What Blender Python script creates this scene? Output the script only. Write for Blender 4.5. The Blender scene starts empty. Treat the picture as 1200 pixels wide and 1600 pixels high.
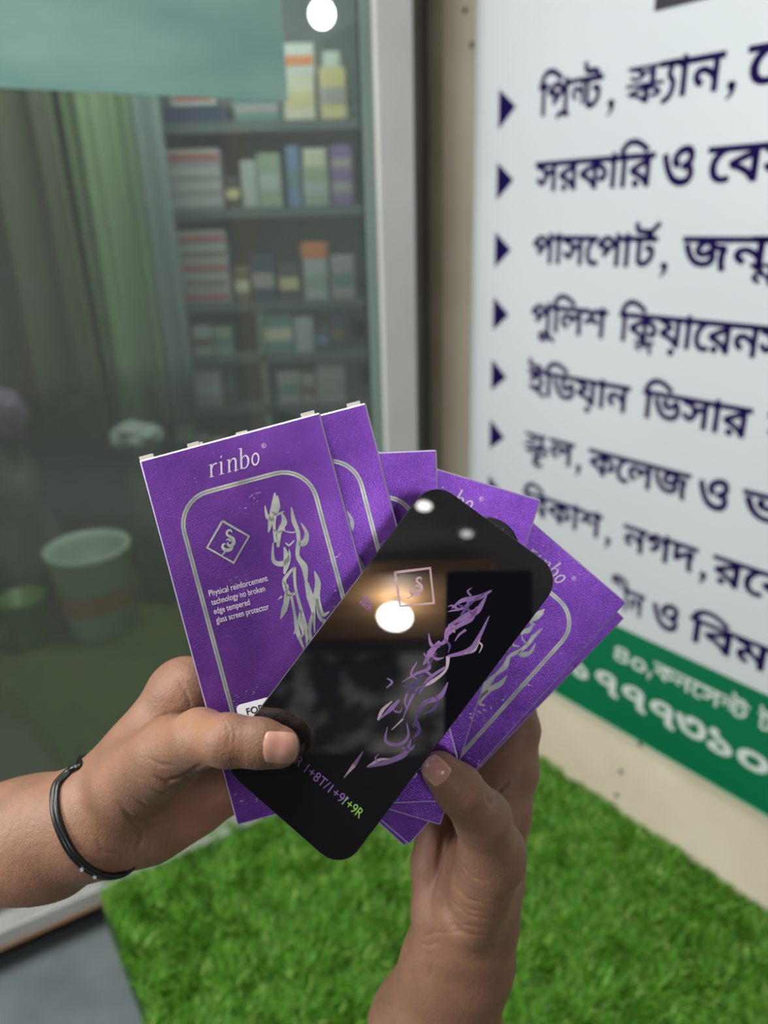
import bpy, bmesh, math, random
import numpy as np
from mathutils import Vector, Matrix, noise as mnoise
PI = math.pi
random.seed(7)
scene = bpy.context.scene
COL = scene.collection

# ------------------------------------------------------------------ camera
FPX, CAM_H = 1150.0, 1.35
pitch, roll = math.radians(22.2), math.radians(-1.73)
FWD = Vector((0, math.cos(pitch), -math.sin(pitch)))
_r = Vector((1, 0, 0)); _u = _r.cross(FWD)
RGT = math.cos(roll) * _r + math.sin(roll) * _u
UPV = -math.sin(roll) * _r + math.cos(roll) * _u
CAM = Vector((0, 0, CAM_H))
cd = bpy.data.cameras.new('camera'); cam = bpy.data.objects.new('camera', cd); COL.objects.link(cam)
cam.matrix_world = Matrix(((RGT.x, UPV.x, -FWD.x, 0), (RGT.y, UPV.y, -FWD.y, 0), (RGT.z, UPV.z, -FWD.z, CAM_H), (0, 0, 0, 1)))
cd.sensor_fit = 'VERTICAL'; cd.sensor_height = 36; cd.lens = FPX / 1600 * 36; cd.clip_start = 0.01
cd.dof.use_dof = True; cd.dof.focus_distance = 0.352; cd.dof.aperture_fstop = 5.6; cd.dof.aperture_blades = 0
scene.camera = cam
scene.view_settings.view_transform = 'Standard'; scene.view_settings.look = 'None'
scene.view_settings.gamma = 1; scene.view_settings.use_curve_mapping = False
scene.view_settings.exposure = 0.0

# ------------------------------------------------------------------ world and big lights
world = bpy.data.worlds.new('world'); scene.world = world; world.use_nodes = True
world.node_tree.nodes['Background'].inputs[0].default_value = (0.80, 0.90, 1.0, 1)
world.node_tree.nodes['Background'].inputs[1].default_value = 0.23
def area(name, loc, target, size, power, color=(1, 1, 1), size_y=None):
    l = bpy.data.lights.new(name, 'AREA'); l.energy = power; l.color = color; l.shape = 'RECTANGLE'
    l.size = size; l.size_y = size_y or size
    o = bpy.data.objects.new(name, l); COL.objects.link(o); o.location = loc
    o.rotation_euler = (Vector(target) - Vector(loc)).to_track_quat('-Z', 'Y').to_euler()
    return o
area('market_ceiling_light', (-0.55, 0.25, 2.62), (-0.55, 0.25, 0), 0.9, 30, (1, .98, .94), .5)
area('side_fill', (-1.5, -0.9, 2.5), (0.1, 0.6, 1.0), 0.8, 5, (.95, .98, 1.0), .8)  # soft fill added from the left, no fixture
area('foil_highlight_fill', (0.66, -2.72, 2.40), (0.2, 0.4, 1.2), 0.42, 20, (1, .97, 1.0), .34)  # unseen light added to put highlights on the foil boxes
area('sign_fill', (-2.35, -0.35, 2.15), (0.65, 1.15, 0.35), 0.9, 64, (1.0, .985, .96), .7)  # unseen light added to brighten the sign and its wall
area('back_wall_fill', (-1.3, -1.8, 2.6), (-1.35, -2.9, 2.3), 0.6, 7, (1, .98, .95), .2)  # unseen light added to brighten the mirrored back wall
area('shop_ceiling_light', (-0.6, 2.2, 2.5), (-0.6, 2.75, 0.6), 0.9, 24, (.95, 1, .98), .5)

# ------------------------------------------------------------------ projection helpers (authoring in metres)
def cray(x, y): return Vector(((x - 600) / FPX, (y - 800) / FPX, 1.0))      # x right, y down, z forward
def c2w(v): return CAM + RGT * v[0] - UPV * v[1] + FWD * v[2]
def c2wd(v): return RGT * v[0] - UPV * v[1] + FWD * v[2]
def pt(x, y, d): return cray(x, y) * d
C2W = Matrix(((RGT.x, -UPV.x, FWD.x, CAM.x), (RGT.y, -UPV.y, FWD.y, CAM.y), (RGT.z, -UPV.z, FWD.z, CAM.z), (0, 0, 0, 1)))
def on_y(x, y, Y):
    r = c2wd(cray(x, y)); return CAM + r * (Y / r.y)

# ------------------------------------------------------------------ object helpers
def tag(o, label=None, cat=None, group=None, kind=None):
    if label: o['label'] = label
    if cat: o['category'] = cat
    if group: o['group'] = group
    if kind: o['kind'] = kind
    return o
def empty(name, loc=(0, 0, 0), mat=None):
    o = bpy.data.objects.new(name, None); COL.objects.link(o); o.empty_display_size = .05
    if mat is not None: o.matrix_world = mat
    else: o.location = loc
    return o
def mesh_obj(name, verts, faces, mat, parent=None, smooth=False, world_verts=False):
    me = bpy.data.meshes.new(name); me.from_pydata([tuple(v) for v in verts], [], [tuple(f) for f in faces]); me.update()
    if mat: me.materials.append(mat)
    if smooth: me.polygons.foreach_set('use_smooth', [True] * len(me.polygons))
    o = bpy.data.objects.new(name, me); COL.objects.link(o)
    if parent is not None: o.parent = parent
    return o
def bm_obj(name, bm, mat, parent=None, smooth=False):
    me = bpy.data.meshes.new(name); bm.normal_update(); bm.to_mesh(me); bm.free()
    for m in (mat if isinstance(mat, (list, tuple)) else [mat]): me.materials.append(m)
    if smooth: me.polygons.foreach_set('use_smooth', [True] * len(me.polygons))
    o = bpy.data.objects.new(name, me); COL.objects.link(o)
    if parent is not None: o.parent = parent
    return o
def add_box(bm, lo, hi, bevel=0, mtx=None, seg=2):
    r = bmesh.ops.create_cube(bm, size=1)
    vs = r['verts']
    for v in vs:
        v.co = Vector([lo[i] + (v.co[i] + .5) * (hi[i] - lo[i]) for i in range(3)])
    if bevel:
        es = list({e for v in vs for e in v.link_edges})
        b = bmesh.ops.bevel(bm, geom=es, offset=bevel, segments=seg, affect='EDGES', profile=.5)
        vs = list({v for f in b['faces'] for v in f.verts} | {v for v in vs if v.is_valid})
    if mtx is not None:
        for v in vs: v.co = mtx @ v.co
    return vs
def box_obj(name, lo, hi, mat, parent=None, bevel=0, mtx=None):
    bm = bmesh.new(); add_box(bm, lo, hi, bevel, mtx); return bm_obj(name, bm, mat, parent)
def add_lathe(bm, prof, n=32, mtx=None):
    rings = []
    for r, z in prof:
        ring = []
        for i in range(n):
            a = 2 * PI * i / n; p = Vector((r * math.cos(a), r * math.sin(a), z))
            ring.append(bm.verts.new(mtx @ p if mtx is not None else p))
        rings.append(ring)
    for a, b in zip(rings, rings[1:]):
        for i in range(n):
            try: bm.faces.new((a[i], a[(i + 1) % n], b[(i + 1) % n], b[i]))
            except ValueError: pass
    bm.faces.new(list(reversed(rings[0]))); bm.faces.new(rings[-1])
def add_tube(bm, pts, radii, n=10, closed=False):
    pts = [Vector(p) for p in pts]; N = len(pts); rings = []; prev = None
    for i, p in enumerate(pts):
        t = (pts[(i + 1) % N] - pts[i - 1]) if (closed or 0 < i < N - 1) else (pts[1] - pts[0] if i == 0 else pts[-1] - pts[-2])
        t.normalize()
        if prev is None: a = t.orthogonal().normalized()
        else: a = (prev - t * prev.dot(t)).normalized()
        prev = a; b = t.cross(a); r = radii[i] if isinstance(radii, (list, tuple)) else radii
        rings.append([bm.verts.new(p + (a * math.cos(2 * PI * k / n) + b * math.sin(2 * PI * k / n)) * r) for k in range(n)])
    for i in range(N if closed else N - 1):
        A, B = rings[i], rings[(i + 1) % N]; off = 0
        if closed and i == N - 1: off = min(range(n), key=lambda o: sum((A[k].co - B[(k + o) % n].co).length for k in range(n)))
        for k in range(n): bm.faces.new((A[k], A[(k + 1) % n], B[(k + 1 + off) % n], B[(k + off) % n]))
    if not closed: bm.faces.new(list(reversed(rings[0]))); bm.faces.new(rings[-1])

# ------------------------------------------------------------------ materials
def new_mat(name, color=(.5, .5, .5), rough=.5, metal=0, **kw):
    m = bpy.data.materials.new(name); m.use_nodes = True
    b = m.node_tree.nodes['Principled BSDF']
    b.inputs['Base Color'].default_value = (*color, 1); b.inputs['Roughness'].default_value = rough; b.inputs['Metallic'].default_value = metal
    for k, v in kw.items(): b.inputs[k.replace('_', ' ')].default_value = v
    return m
def noise_color(m, c1, c2, scale=5, detail=4, coords='Object', lo=.35, hi=.65, stretch=None, bump=0, bscale=None):
    nt = m.node_tree; N = nt.nodes; L = nt.links; b = N['Principled BSDF']
    tc = N.new('ShaderNodeTexCoord'); src = tc.outputs[coords]
    if stretch:
        mp = N.new('ShaderNodeMapping'); mp.inputs['Scale'].default_value = stretch; L.new(src, mp.inputs[0]); src = mp.outputs[0]
    no = N.new('ShaderNodeTexNoise'); no.inputs['Scale'].default_value = scale; no.inputs['Detail'].default_value = detail; L.new(src, no.inputs['Vector'])
    rp = N.new('ShaderNodeValToRGB'); rp.color_ramp.elements[0].position = lo; rp.color_ramp.elements[1].position = hi
    rp.color_ramp.elements[0].color = (*c1, 1); rp.color_ramp.elements[1].color = (*c2, 1)
    L.new(no.outputs['Fac'], rp.inputs[0]); L.new(rp.outputs[0], b.inputs['Base Color'])
    if bump:
        n2 = N.new('ShaderNodeTexNoise'); n2.inputs['Scale'].default_value = bscale or scale * 6; n2.inputs['Detail'].default_value = 5; L.new(src, n2.inputs['Vector'])
        bp = N.new('ShaderNodeBump'); bp.inputs['Strength'].default_value = bump; bp.inputs['Distance'].default_value = .002
        L.new(n2.outputs['Fac'], bp.inputs['Height']); L.new(bp.outputs[0], b.inputs['Normal'])
    return m
def emis(name, color, s):
    m = new_mat(name, (0, 0, 0)); b = m.node_tree.nodes['Principled BSDF']
    b.inputs['Emission Color'].default_value = (*color, 1); b.inputs['Emission Strength'].default_value = s; return m
M = {}
M['wall'] = noise_color(new_mat('cream_paint', rough=.75), (.72, .63, .47), (.84, .75, .59), 3.5, 6, bump=.15, bscale=60)
M['wall_shade'] = noise_color(new_mat('shaded_cream_paint', rough=.8), (.50, .43, .33), (.60, .53, .42), 6, 5)  # darker copy of the cream paint; side-face shade put into the colour
M['sign'] = noise_color(new_mat('white_sign_sheet', rough=.42), (.58, .615, .64), (.62, .65, .675), 1.5, 2)
M['signedge'] = new_mat('green_tinted_acrylic_edge', (.15, .62, .38), .3)
M['navy'] = new_mat('navy_ink', (.008, .004, .060), .9); M['navy'].node_tree.nodes['Principled BSDF'].inputs['Specular IOR Level'].default_value = .1
M['black_ink'] = new_mat('plum_black_ink', (.012, .004, .02), .5)
M['green'] = noise_color(new_mat('green_sign_print', rough=.4), (.0, .14, .055), (.002, .17, .07), 2, 2)
M['white_ink'] = new_mat('white_ink', (.62, .70, .66), .5)
M['alu'] = noise_color(new_mat('brushed_aluminium_paint', rough=.5, metal=.0), (.46, .455, .44), (.54, .53, .515), 2, 3, stretch=(1, 1, .1))
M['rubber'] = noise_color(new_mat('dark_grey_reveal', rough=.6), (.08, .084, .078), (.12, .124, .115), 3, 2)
M['gedge'] = new_mat('glass_edge_green', (.20, .27, .24), .2)
M['strip'] = noise_color(new_mat('metal_threshold', rough=.45, metal=.3), (.42, .42, .40), (.56, .56, .54), 6, 3)
M['turfbase'] = noise_color(new_mat('turf_backing', rough=.9), (.012, .05, .006), (.03, .10, .01), 14, 5)
M['tile'] = noise_color(new_mat('blue_grey_floor_tile', rough=.35), (.10, .13, .14), (.17, .20, .21), 6, 5)
M['dark'] = new_mat('dark_parts_and_shade', (.015, .015, .013), .8)
M['olivefloor'] = noise_color(new_mat('olive_reflection_floor', rough=.45), (.085, .095, .028), (.12, .13, .045), 2.5, 4)  # olive tone carries the turf's green reflection in the floor colour
M['backdark'] = noise_color(new_mat('shop_back_wall', rough=.8), (.10, .12, .115), (.17, .19, .18), 2, 3)
M['ceil'] = noise_color(new_mat('market_ceiling', rough=.85), (.20, .19, .17), (.28, .27, .25), 1.5, 3)
M['wood'] = noise_color(new_mat('brown_beam', rough=.5), (.50, .27, .13), (.68, .40, .21), 3, 5, stretch=(.3, 4, 4))
M['cardboard'] = new_mat('grey_card_edge', (.50, .48, .40), .7)

# ------------------------------------------------------------------ setting: wall with sign, floor, turf
WD = Vector((math.sin(math.radians(37.7)), -math.cos(math.radians(37.7)), 0))     # along the wall, to the right
WN = Vector((-math.cos(math.radians(37.7)), -math.sin(math.radians(37.7)), 0))    # out of the wall
WP = Vector((.4006, 1.5387, 0))
WALLM = Matrix(((WD.x, 0, WN.x, WP.x), (WD.y, 0, WN.y, WP.y), (0, 1, 0, 0), (0, 0, 0, 1)))   # local: u, height, out
wall = box_obj('wall_right', (-.40, -.12, -.30), (2.4, 3.0, 0), M['wall'], bevel=.004)
wall.matrix_world = WALLM; tag(wall, kind='structure')
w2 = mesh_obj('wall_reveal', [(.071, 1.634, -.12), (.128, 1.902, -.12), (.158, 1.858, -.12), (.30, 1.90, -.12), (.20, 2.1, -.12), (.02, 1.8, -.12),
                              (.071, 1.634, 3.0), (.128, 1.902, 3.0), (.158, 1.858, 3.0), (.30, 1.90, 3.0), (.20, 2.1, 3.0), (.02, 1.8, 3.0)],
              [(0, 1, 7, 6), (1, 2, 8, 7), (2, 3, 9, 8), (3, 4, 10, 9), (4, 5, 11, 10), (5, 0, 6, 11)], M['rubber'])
tag(w2, kind='structure'); w2.data.materials.append(M['wall_shade']); w2.data.polygons[1].material_index = 1
for i, (x, y) in enumerate([(1000, 1163), (970, 1206), (963, 1243), (727, 16), (737, 70)]):      # screw holes in the wall
    r = c2wd(cray(x, y)); p = CAM + r * ((WP + WN * .001 - CAM).dot(WN) / r.dot(WN))
    q = WALLM.inverted() @ p
    bm = bmesh.new(); add_lathe(bm, [(.0001, .0006), (.0045, .0008), (.006, .0002)][::-1], 14)
    h = bm_obj('screw_hole', bm, M['dark'], wall); h.location = q

# floor, turf platform
turf_poly = [Vector(p) for p in [(-.655, 1.195), (-.46, .90), (-.30, .45), (-.2, -.3), (1.9, -.3), (1.05, .70), (.156, 1.855), (.06, 1.63)]]
def prism(name, poly, z0, z1, mat, parent=None):
    n = len(poly); v = [(p[0], p[1], z0) for p in poly] + [(p[0], p[1], z1) for p in poly]
    f = [tuple(range(n, 2 * n)), tuple(reversed(range(n)))] + [(i, (i + 1) % n, n + (i + 1) % n, n + i) for i in range(n)]
    return mesh_obj(name, v, f, mat, parent)
fl = box_obj('floor', (-3.2, -3.0, -.20), (3.4, 4.2, -.12), M['tile']); tag(fl, kind='structure')
pl = prism('trim_1', [(p.x, p.y) for p in turf_poly], -.12, -.004, M['turfbase']); tag(pl, kind='structure')
# turf blades: one countless pile
rng = np.random.default_rng(3)
def inpoly(x, y):
    c = np.zeros(x.shape, bool); n = len(turf_poly)
    for i in range(n):
        a, b = turf_poly[i], turf_poly[(i + 1) % n]
        m = ((a.y > y) != (b.y > y)) & (x < (b.x - a.x) * (y - a.y) / (b.y - a.y + 1e-12) + a.x); c ^= m
    return c
def make_turf(nb=120000):
    x = rng.uniform(-.67, .95, nb * 3); y = rng.uniform(.35, 1.86, nb * 3); k = inpoly(x, y); x, y = x[k][:nb], y[k][:nb]; n = len(x)
    cl = np.sin(x * 41 + 2 * np.sin(y * 37)) * np.sin(y * 47 + 2 * np.sin(x * 31))         # tufts lean together
    h = rng.uniform(.016, .036, n) * (1 + .25 * cl); a = rng.uniform(0, 2 * PI, n); w = rng.uniform(.0008, .0019, n)
    la = 2.6 * np.sin(x * 29 + 2 * np.sin(y * 23)) * np.cos(y * 31 + x * 17) + rng.normal(0, 1.1, n); lean = rng.uniform(.3, 1.1, n)
    dx, dy = np.cos(la), np.sin(la); wx, wy = np.cos(a) * w, np.sin(a) * w
    z0 = -.004
    def P(f, ww):
        b = lean * h * f ** 1.8
        cx, cy, cz = x + dx * b, y + dy * b, z0 + h * f * (1 - .25 * lean * f)
        return np.stack([cx - wx * ww, cy - wy * ww, cz], 1), np.stack([cx + wx * ww, cy + wy * ww, cz], 1)
    a0, a1 = P(0, 1); b0, b1 = P(.5, .9); c0, _ = P(1, 0)
    V = np.stack([a0, a1, b1, b0, c0], 1).reshape(-1, 3)
    base = np.arange(n) * 5
    q = np.stack([base, base + 1, base + 2, base + 3], 1); t = np.stack([base + 3, base + 2, base + 4], 1)
    me = bpy.data.meshes.new('turf'); me.vertices.add(len(V)); me.vertices.foreach_set('co', V.ravel())
    loops = np.concatenate([q, t], 1).ravel(); me.loops.add(len(loops)); me.loops.foreach_set('vertex_index', loops)
    ls = np.stack([np.arange(n) * 7, np.arange(n) * 7 + 4], 1).ravel(); lt = np.tile([4, 3], n)
    me.polygons.add(2 * n); me.polygons.foreach_set('loop_start', ls); me.polygons.foreach_set('loop_total', lt)
    me.update(calc_edges=True); me.validate()
    at = me.color_attributes.new('tint', 'FLOAT_COLOR', 'POINT')
    rr = rng.uniform(0, 1, n); col = np.ones((n, 5, 4)); 
    c1, c2, c3 = np.array([.050, .20, .010]), np.array([.17, .46, .03]), np.array([.42, .62, .14])
    mix = np.clip(rr * 1.1, 0, 1)[:, None]; base_c = c1 * (1 - mix) + c2 * mix; base_c[rr > .93] = c3; base_c *= rng.uniform(.6, 1.4, n)[:, None]
    col[:, :, :3] = base_c[:, None, :]
    at.data.foreach_set('color', col.ravel())
    m = new_mat('turf_blades', rough=.5); nt = m.node_tree; at_n = nt.nodes.new('ShaderNodeAttribute'); at_n.attribute_name = 'tint'
    nt.links.new(at_n.outputs['Color'], nt.nodes['Principled BSDF'].inputs['Base Color'])
    me.materials.append(m)
    o = bpy.data.objects.new('artificial_grass', me); COL.objects.link(o)
    return tag(o, 'bright green artificial grass mat on the floor below the hands', 'grass', kind='stuff')
make_turf()

# ------------------------------------------------------------------ glass front of the shop
GD = Vector((math.sin(math.radians(60)), .5, 0)); GN = Vector((.5, -math.sin(math.radians(60)), 0)); GP = Vector((-.75, 1.16, 0))
GM = Matrix(((GD.x, 0, GN.x, GP.x), (GD.y, 0, GN.y, GP.y), (0, 1, 0, 0), (0, 0, 0, 1)))      # local: along, height, towards us
door = empty('door_1', mat=GM); tag(door, kind='structure')
gm = bpy.data.materials.new('door_glass'); gm.use_nodes = True
nt = gm.node_tree; nt.nodes.clear(); out = nt.nodes.new('ShaderNodeOutputMaterial')
tr = nt.nodes.new('ShaderNodeBsdfTransparent'); tr.inputs[0].default_value = (.80, .88, .84, 1)
gl = nt.nodes.new('ShaderNodeBsdfGlossy'); gl.inputs['Roughness'].default_value = .02
fr = nt.nodes.new('ShaderNodeFresnel'); fr.inputs[0].default_value = 1.5
mx = nt.nodes.new('ShaderNodeMixShader'); nt.links.new(fr.outputs[0], mx.inputs[0]); nt.links.new(tr.outputs[0], mx.inputs[1]); nt.links.new(gl.outputs[0], mx.inputs[2])
df = nt.nodes.new('ShaderNodeBsdfDiffuse'); df.inputs[0].default_value = (.42, .46, .42, 1); dn = nt.nodes.new('ShaderNodeTexNoise'); dn.inputs['Scale'].default_value = 2.2  # grey diffuse mix paints a reflection haze into the pane
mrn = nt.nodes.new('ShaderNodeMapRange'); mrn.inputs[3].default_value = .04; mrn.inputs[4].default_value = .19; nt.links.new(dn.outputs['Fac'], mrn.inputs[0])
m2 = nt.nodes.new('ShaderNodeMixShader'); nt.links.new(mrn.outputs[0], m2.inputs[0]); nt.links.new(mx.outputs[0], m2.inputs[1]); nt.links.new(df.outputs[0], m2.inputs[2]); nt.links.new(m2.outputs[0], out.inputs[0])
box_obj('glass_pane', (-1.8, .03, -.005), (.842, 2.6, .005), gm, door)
# frosted teal film on the upper part of the pane
fm = bpy.data.materials.new('teal_film'); fm.use_nodes = True; nt = fm.node_tree; b = nt.nodes['Principled BSDF']
noise_color(fm, (.13, .27, .24), (.26, .42, .38), 3.0, 3, lo=.3, hi=.75, stretch=(1, 2.4, 1)); b.inputs['Roughness'].default_value = .35
b.inputs['Alpha'].default_value = .88
film = box_obj('frosted_film', (-1.6, 1.537, .0055), (.690, 2.58, .0062), fm, door)
box_obj('glass_edge', (.842, .03, -.008), (.866, 2.6, .010), M['gedge'], door)
f = box_obj('door_frame', (.866, -.10, -.02), (.948, 2.7, .022), M['alu'], door, bevel=.003)
f = box_obj('trim_2', (-1.9, -.028, -.03), (.95, .012, .045), M['strip'], bevel=.003); f.matrix_world = GM; tag(f, kind='structure')
f = box_obj('trim_3', (-1.9, -.034, -.02), (.30, -.028, .047), new_mat('orange_brown_seal', (.30, .17, .08), .6)); f.matrix_world = GM; tag(f, kind='structure')
f = box_obj('trim_4', (-1.9, -.12, -.06), (.95, -.034, -.02), M['dark']); f.matrix_world = GM; tag(f, kind='structure')  # near-black face paints the shadow under the threshold

# shop interior shell
sf = prism('floor_inside', [(-3.1, -.02 + .05), (-2.3, .285), (.06, 1.66), (.2, 2.1), (.2, 3.35), (-3.1, 3.35)], -.02, 0.0, M['olivefloor']); tag(sf, kind='structure')
bw = box_obj('wall_inside_back', (-3.1, 3.35, -.1), (.6, 3.42, 3.0), M['backdark']); tag(bw, kind='structure')
bw = box_obj('wall_inside_right', (.20, 2.1, -.1), (.27, 3.35, 3.0), M['backdark']); tag(bw, kind='structure')
bw = box_obj('wall_inside_left', (-3.17, .02, -.1), (-3.1, 3.42, 3.0), M['backdark']); tag(bw, kind='structure')
bw = prism('ceiling_inside', [(-3.1, .03), (.09, 1.70), (.27, 2.1), (.27, 3.42), (-3.1, 3.42)], 2.62, 2.7, M['ceil']); tag(bw, kind='structure')
# market side: ceiling, far wall
cl = box_obj('ceiling', (-3.2, -3.0, 2.70), (3.2, .20, 2.78), M['ceil']); tag(cl, kind='structure')
bk = box_obj('wall_back', (-3.2, -3.0, -.12), (3.2, -2.9, 2.78), noise_color(new_mat('market_back_wall', rough=.8), (.04, .04, .04), (.60, .60, .58), 3.2, 3, lo=.45, hi=.60)); tag(bk, kind='structure')

# ------------------------------------------------------------------ ink: flat lettering built from outlines and pen strokes
class Ink:
    def __init__(s): s.v = []; s.f = []
    def add(s, v, f, fn=None):
        b = len(s.v); s.v += [fn(*p) if fn else p for p in v]; s.f += [tuple(b + i for i in q) for q in f]
    def ribbon(s, pts, w, fn=None, smooth=True, cap=True):
        P = [Vector((p[0], p[1])) for p in pts]; W = list(w) if isinstance(w, (list, tuple)) else [w] * len(P)
        if smooth and len(P) > 2:
            Q = []; V = []
            for i in range(len(P) - 1):
                p0, p1, p2, p3 = P[max(i - 1, 0)], P[i], P[i + 1], P[min(i + 2, len(P) - 1)]
                for k in range(6):
                    t = k / 6
                    Q.append(.5 * ((2 * p1) + (p2 - p0) * t + (2 * p0 - 5 * p1 + 4 * p2 - p3) * t * t + (3 * p1 - p0 - 3 * p2 + p3) * t ** 3)); V.append(W[i] * (1 - t) + W[i + 1] * t)
            Q.append(P[-1]); V.append(W[-1]); P, W = Q, V
        v = []; f = []
        for i, p in enumerate(P):
            t = P[min(i + 1, len(P) - 1)] - P[max(i - 1, 0)]
            if t.length < 1e-9: t = Vector((1, 0))
            t.normalize(); n = Vector((-t.y, t.x)) * W[i] / 2
            v += [(p.x + n.x, p.y + n.y), (p.x - n.x, p.y - n.y)]
        for i in range(len(P) - 1): f.append((2 * i, 2 * i + 1, 2 * i + 3, 2 * i + 2))
        s.add(v, f, fn)
        if cap:
            for p, ww in ((P[0], W[0]), (P[-1], W[-1])):
                if ww > 1e-5: s.add([(p.x + ww / 2 * math.cos(a * PI / 5), p.y + ww / 2 * math.sin(a * PI / 5)) for a in range(10)], [tuple(range(10))], fn)
    def poly(s, pts, fn=None): s.add(list(pts), [tuple(range(len(pts)))], fn)
    def ring(s, cx, cy, rx, ry, w, fn=None, n=20, rot=0):
        v = []; 
        for i in range(n):
            a = 2 * PI * i / n; c, q = math.cos(a), math.sin(a)
            for k in (1, -1):
                X, Y = (rx + k * w / 2) * c, (ry + k * w / 2) * q
                v.append((cx + X * math.cos(rot) - Y * math.sin(rot), cy + X * math.sin(rot) + Y * math.cos(rot)))
        s.add(v, [(2 * i, 2 * i + 1, (2 * i + 3) % (2 * n), (2 * i + 2) % (2 * n)) for i in range(n)], fn)
    def build(s, name, mat, parent=None):
        return mesh_obj(name, s.v, s.f, mat, parent)

def text_loops(txt):
    c = bpy.data.curves.new('t', 'FONT'); c.body = txt; c.dimensions = '2D'; c.fill_mode = 'NONE'; c.resolution_u = 5
    o = bpy.data.objects.new('t', c); COL.objects.link(o)
    dg = bpy.context.evaluated_depsgraph_get(); ev = o.evaluated_get(dg); me = ev.to_mesh()
    n = len(me.vertices); co = np.zeros(n * 3); me.vertices.foreach_get('co', co); co = co.reshape(-1, 3)[:, :2]
    ed = np.zeros(len(me.edges) * 2, int); me.edges.foreach_get('vertices', ed); ed = ed.reshape(-1, 2)
    segs = []
    for a, b in ed:
        if abs(a - b) == 1: a, b = min(a, b), max(a, b)
        else: a, b = max(a, b), min(a, b)                 # the edge that closes a loop
        segs.append((*co[a], *co[b]))
    ev.to_mesh_clear(); bpy.data.objects.remove(o)
    return np.array(segs)
_gc = {}
def glyph(txt, bold=.026, g=.0115):
    """outline -> distance field -> clean bold filled polygons; returns verts, faces, bbox"""
    key = (txt, bold)
    if key in _gc: return _gc[key]
    S = text_loops(txt); pad = bold + .05
    x0, x1 = min(S[:, 0].min(), S[:, 2].min()) - pad, max(S[:, 0].max(), S[:, 2].max()) + pad
    y0, y1 = min(S[:, 1].min(), S[:, 3].min()) - pad, max(S[:, 1].max(), S[:, 3].max()) + pad
    xs = np.arange(x0, x1, g); ys = np.arange(y0, y1, g); D = np.full((len(ys), len(xs)), .05); Wn = np.zeros(D.shape, int)
    for ax, ay, bx, by in S:
        i0, i1 = max(int((min(ay, by) - y0 - .05) / g), 0), int((max(ay, by) - y0 + .05) / g) + 2
        j0, j1 = max(int((min(ax, bx) - x0 - .05) / g), 0), int((max(ax, bx) - x0 + .05) / g) + 2
        X, Y = np.meshgrid(xs[j0:j1], ys[i0:i1]); dx, dy = bx - ax, by - ay; q = dx * dx + dy * dy + 1e-14
        t = np.clip(((X - ax) * dx + (Y - ay) * dy) / q, 0, 1)
        D[i0:i1, j0:j1] = np.minimum(D[i0:i1, j0:j1], np.hypot(X - ax - t * dx, Y - ay - t * dy))
        if ay != by:
            m = (ys >= min(ay, by)) & (ys < max(ay, by)); xc = ax + (ys - ay) / dy * dx
            Wn += (m[:, None] & (xs[None, :] > xc[:, None])).astype(int) * (1 if by > ay else -1)
    F = np.where(Wn != 0, -D, D) - bold
    verts = []; faces = []; vid = {}
    def vert(k, p):
        if k not in vid: vid[k] = len(verts); verts.append(p)
        return vid[k]
    ny, nx = F.shape; ins = F < 0
    any_in = ins[:-1, :-1] | ins[1:, :-1] | ins[:-1, 1:] | ins[1:, 1:]
    for i, j in zip(*np.nonzero(any_in)):
        cs = [(i, j), (i, j + 1), (i + 1, j + 1), (i + 1, j)]; poly = []
        for k in range(4):
            a, b = cs[k], cs[(k + 1) % 4]; fa, fb = F[a], F[b]
            if fa < 0: poly.append(vert(a, (xs[a[1]], ys[a[0]])))
            if (fa < 0) != (fb < 0):
                t = fa / (fa - fb); kk = (min(a, b), max(a, b))
                poly.append(vert(kk, (xs[a[1]] + t * (xs[b[1]] - xs[a[1]]), ys[a[0]] + t * (ys[b[0]] - ys[a[0]]))))
        if len(poly) > 2: faces.append(tuple(poly))
    V = np.array(verts); r = (verts, faces, (V[:, 0].min(), V[:, 1].min(), V[:, 0].max(), V[:, 1].max())); _gc[key] = r
    return r
KB = glyph('\u0995')[2]                                 # KA: its top is the headline, its height the body height
HT, BH = KB[3], KB[3] - KB[1]
KO = glyph('\u0993')[2]; DG = glyph('\u09ed')[2]
def word(ink, pieces, u0, u1, v, h, fn, bold=.026):
    """pieces: str | (str, sx, sy, ydown, xshift, advance) | ('S', [strokes], advance); headline top at height v"""
    cur = 0; out = []; lo = 1e9; hi = -1e9
    for pc in pieces:
        if isinstance(pc, str): pc = (pc, 1, 1, 0, 0, None)
        if pc[0] == 'S':
            for st in pc[1]: out.append(('S', [(cur + x, y) for x, y in st]))
            cur += pc[2]; hi = max(hi, cur); continue
        s, sx, sy, yd, xs, adv = pc
        V, Fc, bb = glyph(s, bold)
        sc = 1 / BH; x0 = cur + xs
        vv = [(x0 + (p[0] - bb[0]) * sc * sx, yd + (HT - p[1]) * sc * sy) for p in V]
        out.append(('G', vv, Fc)); a = (bb[2] - bb[0]) * sc * sx if adv is None else adv
        cur += a - .04; lo = min(lo, x0); hi = max(hi, cur)
    lo = 0; k = (u1 - u0) / (hi - lo)
    f2 = lambda x, y: fn(u0 + (x - lo) * k, v - y * h)
    for o in out:
        if o[0] == 'S': ink.ribbon(o[1], .17, f2)
        else: ink.add(o[1], o[2], f2)

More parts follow.
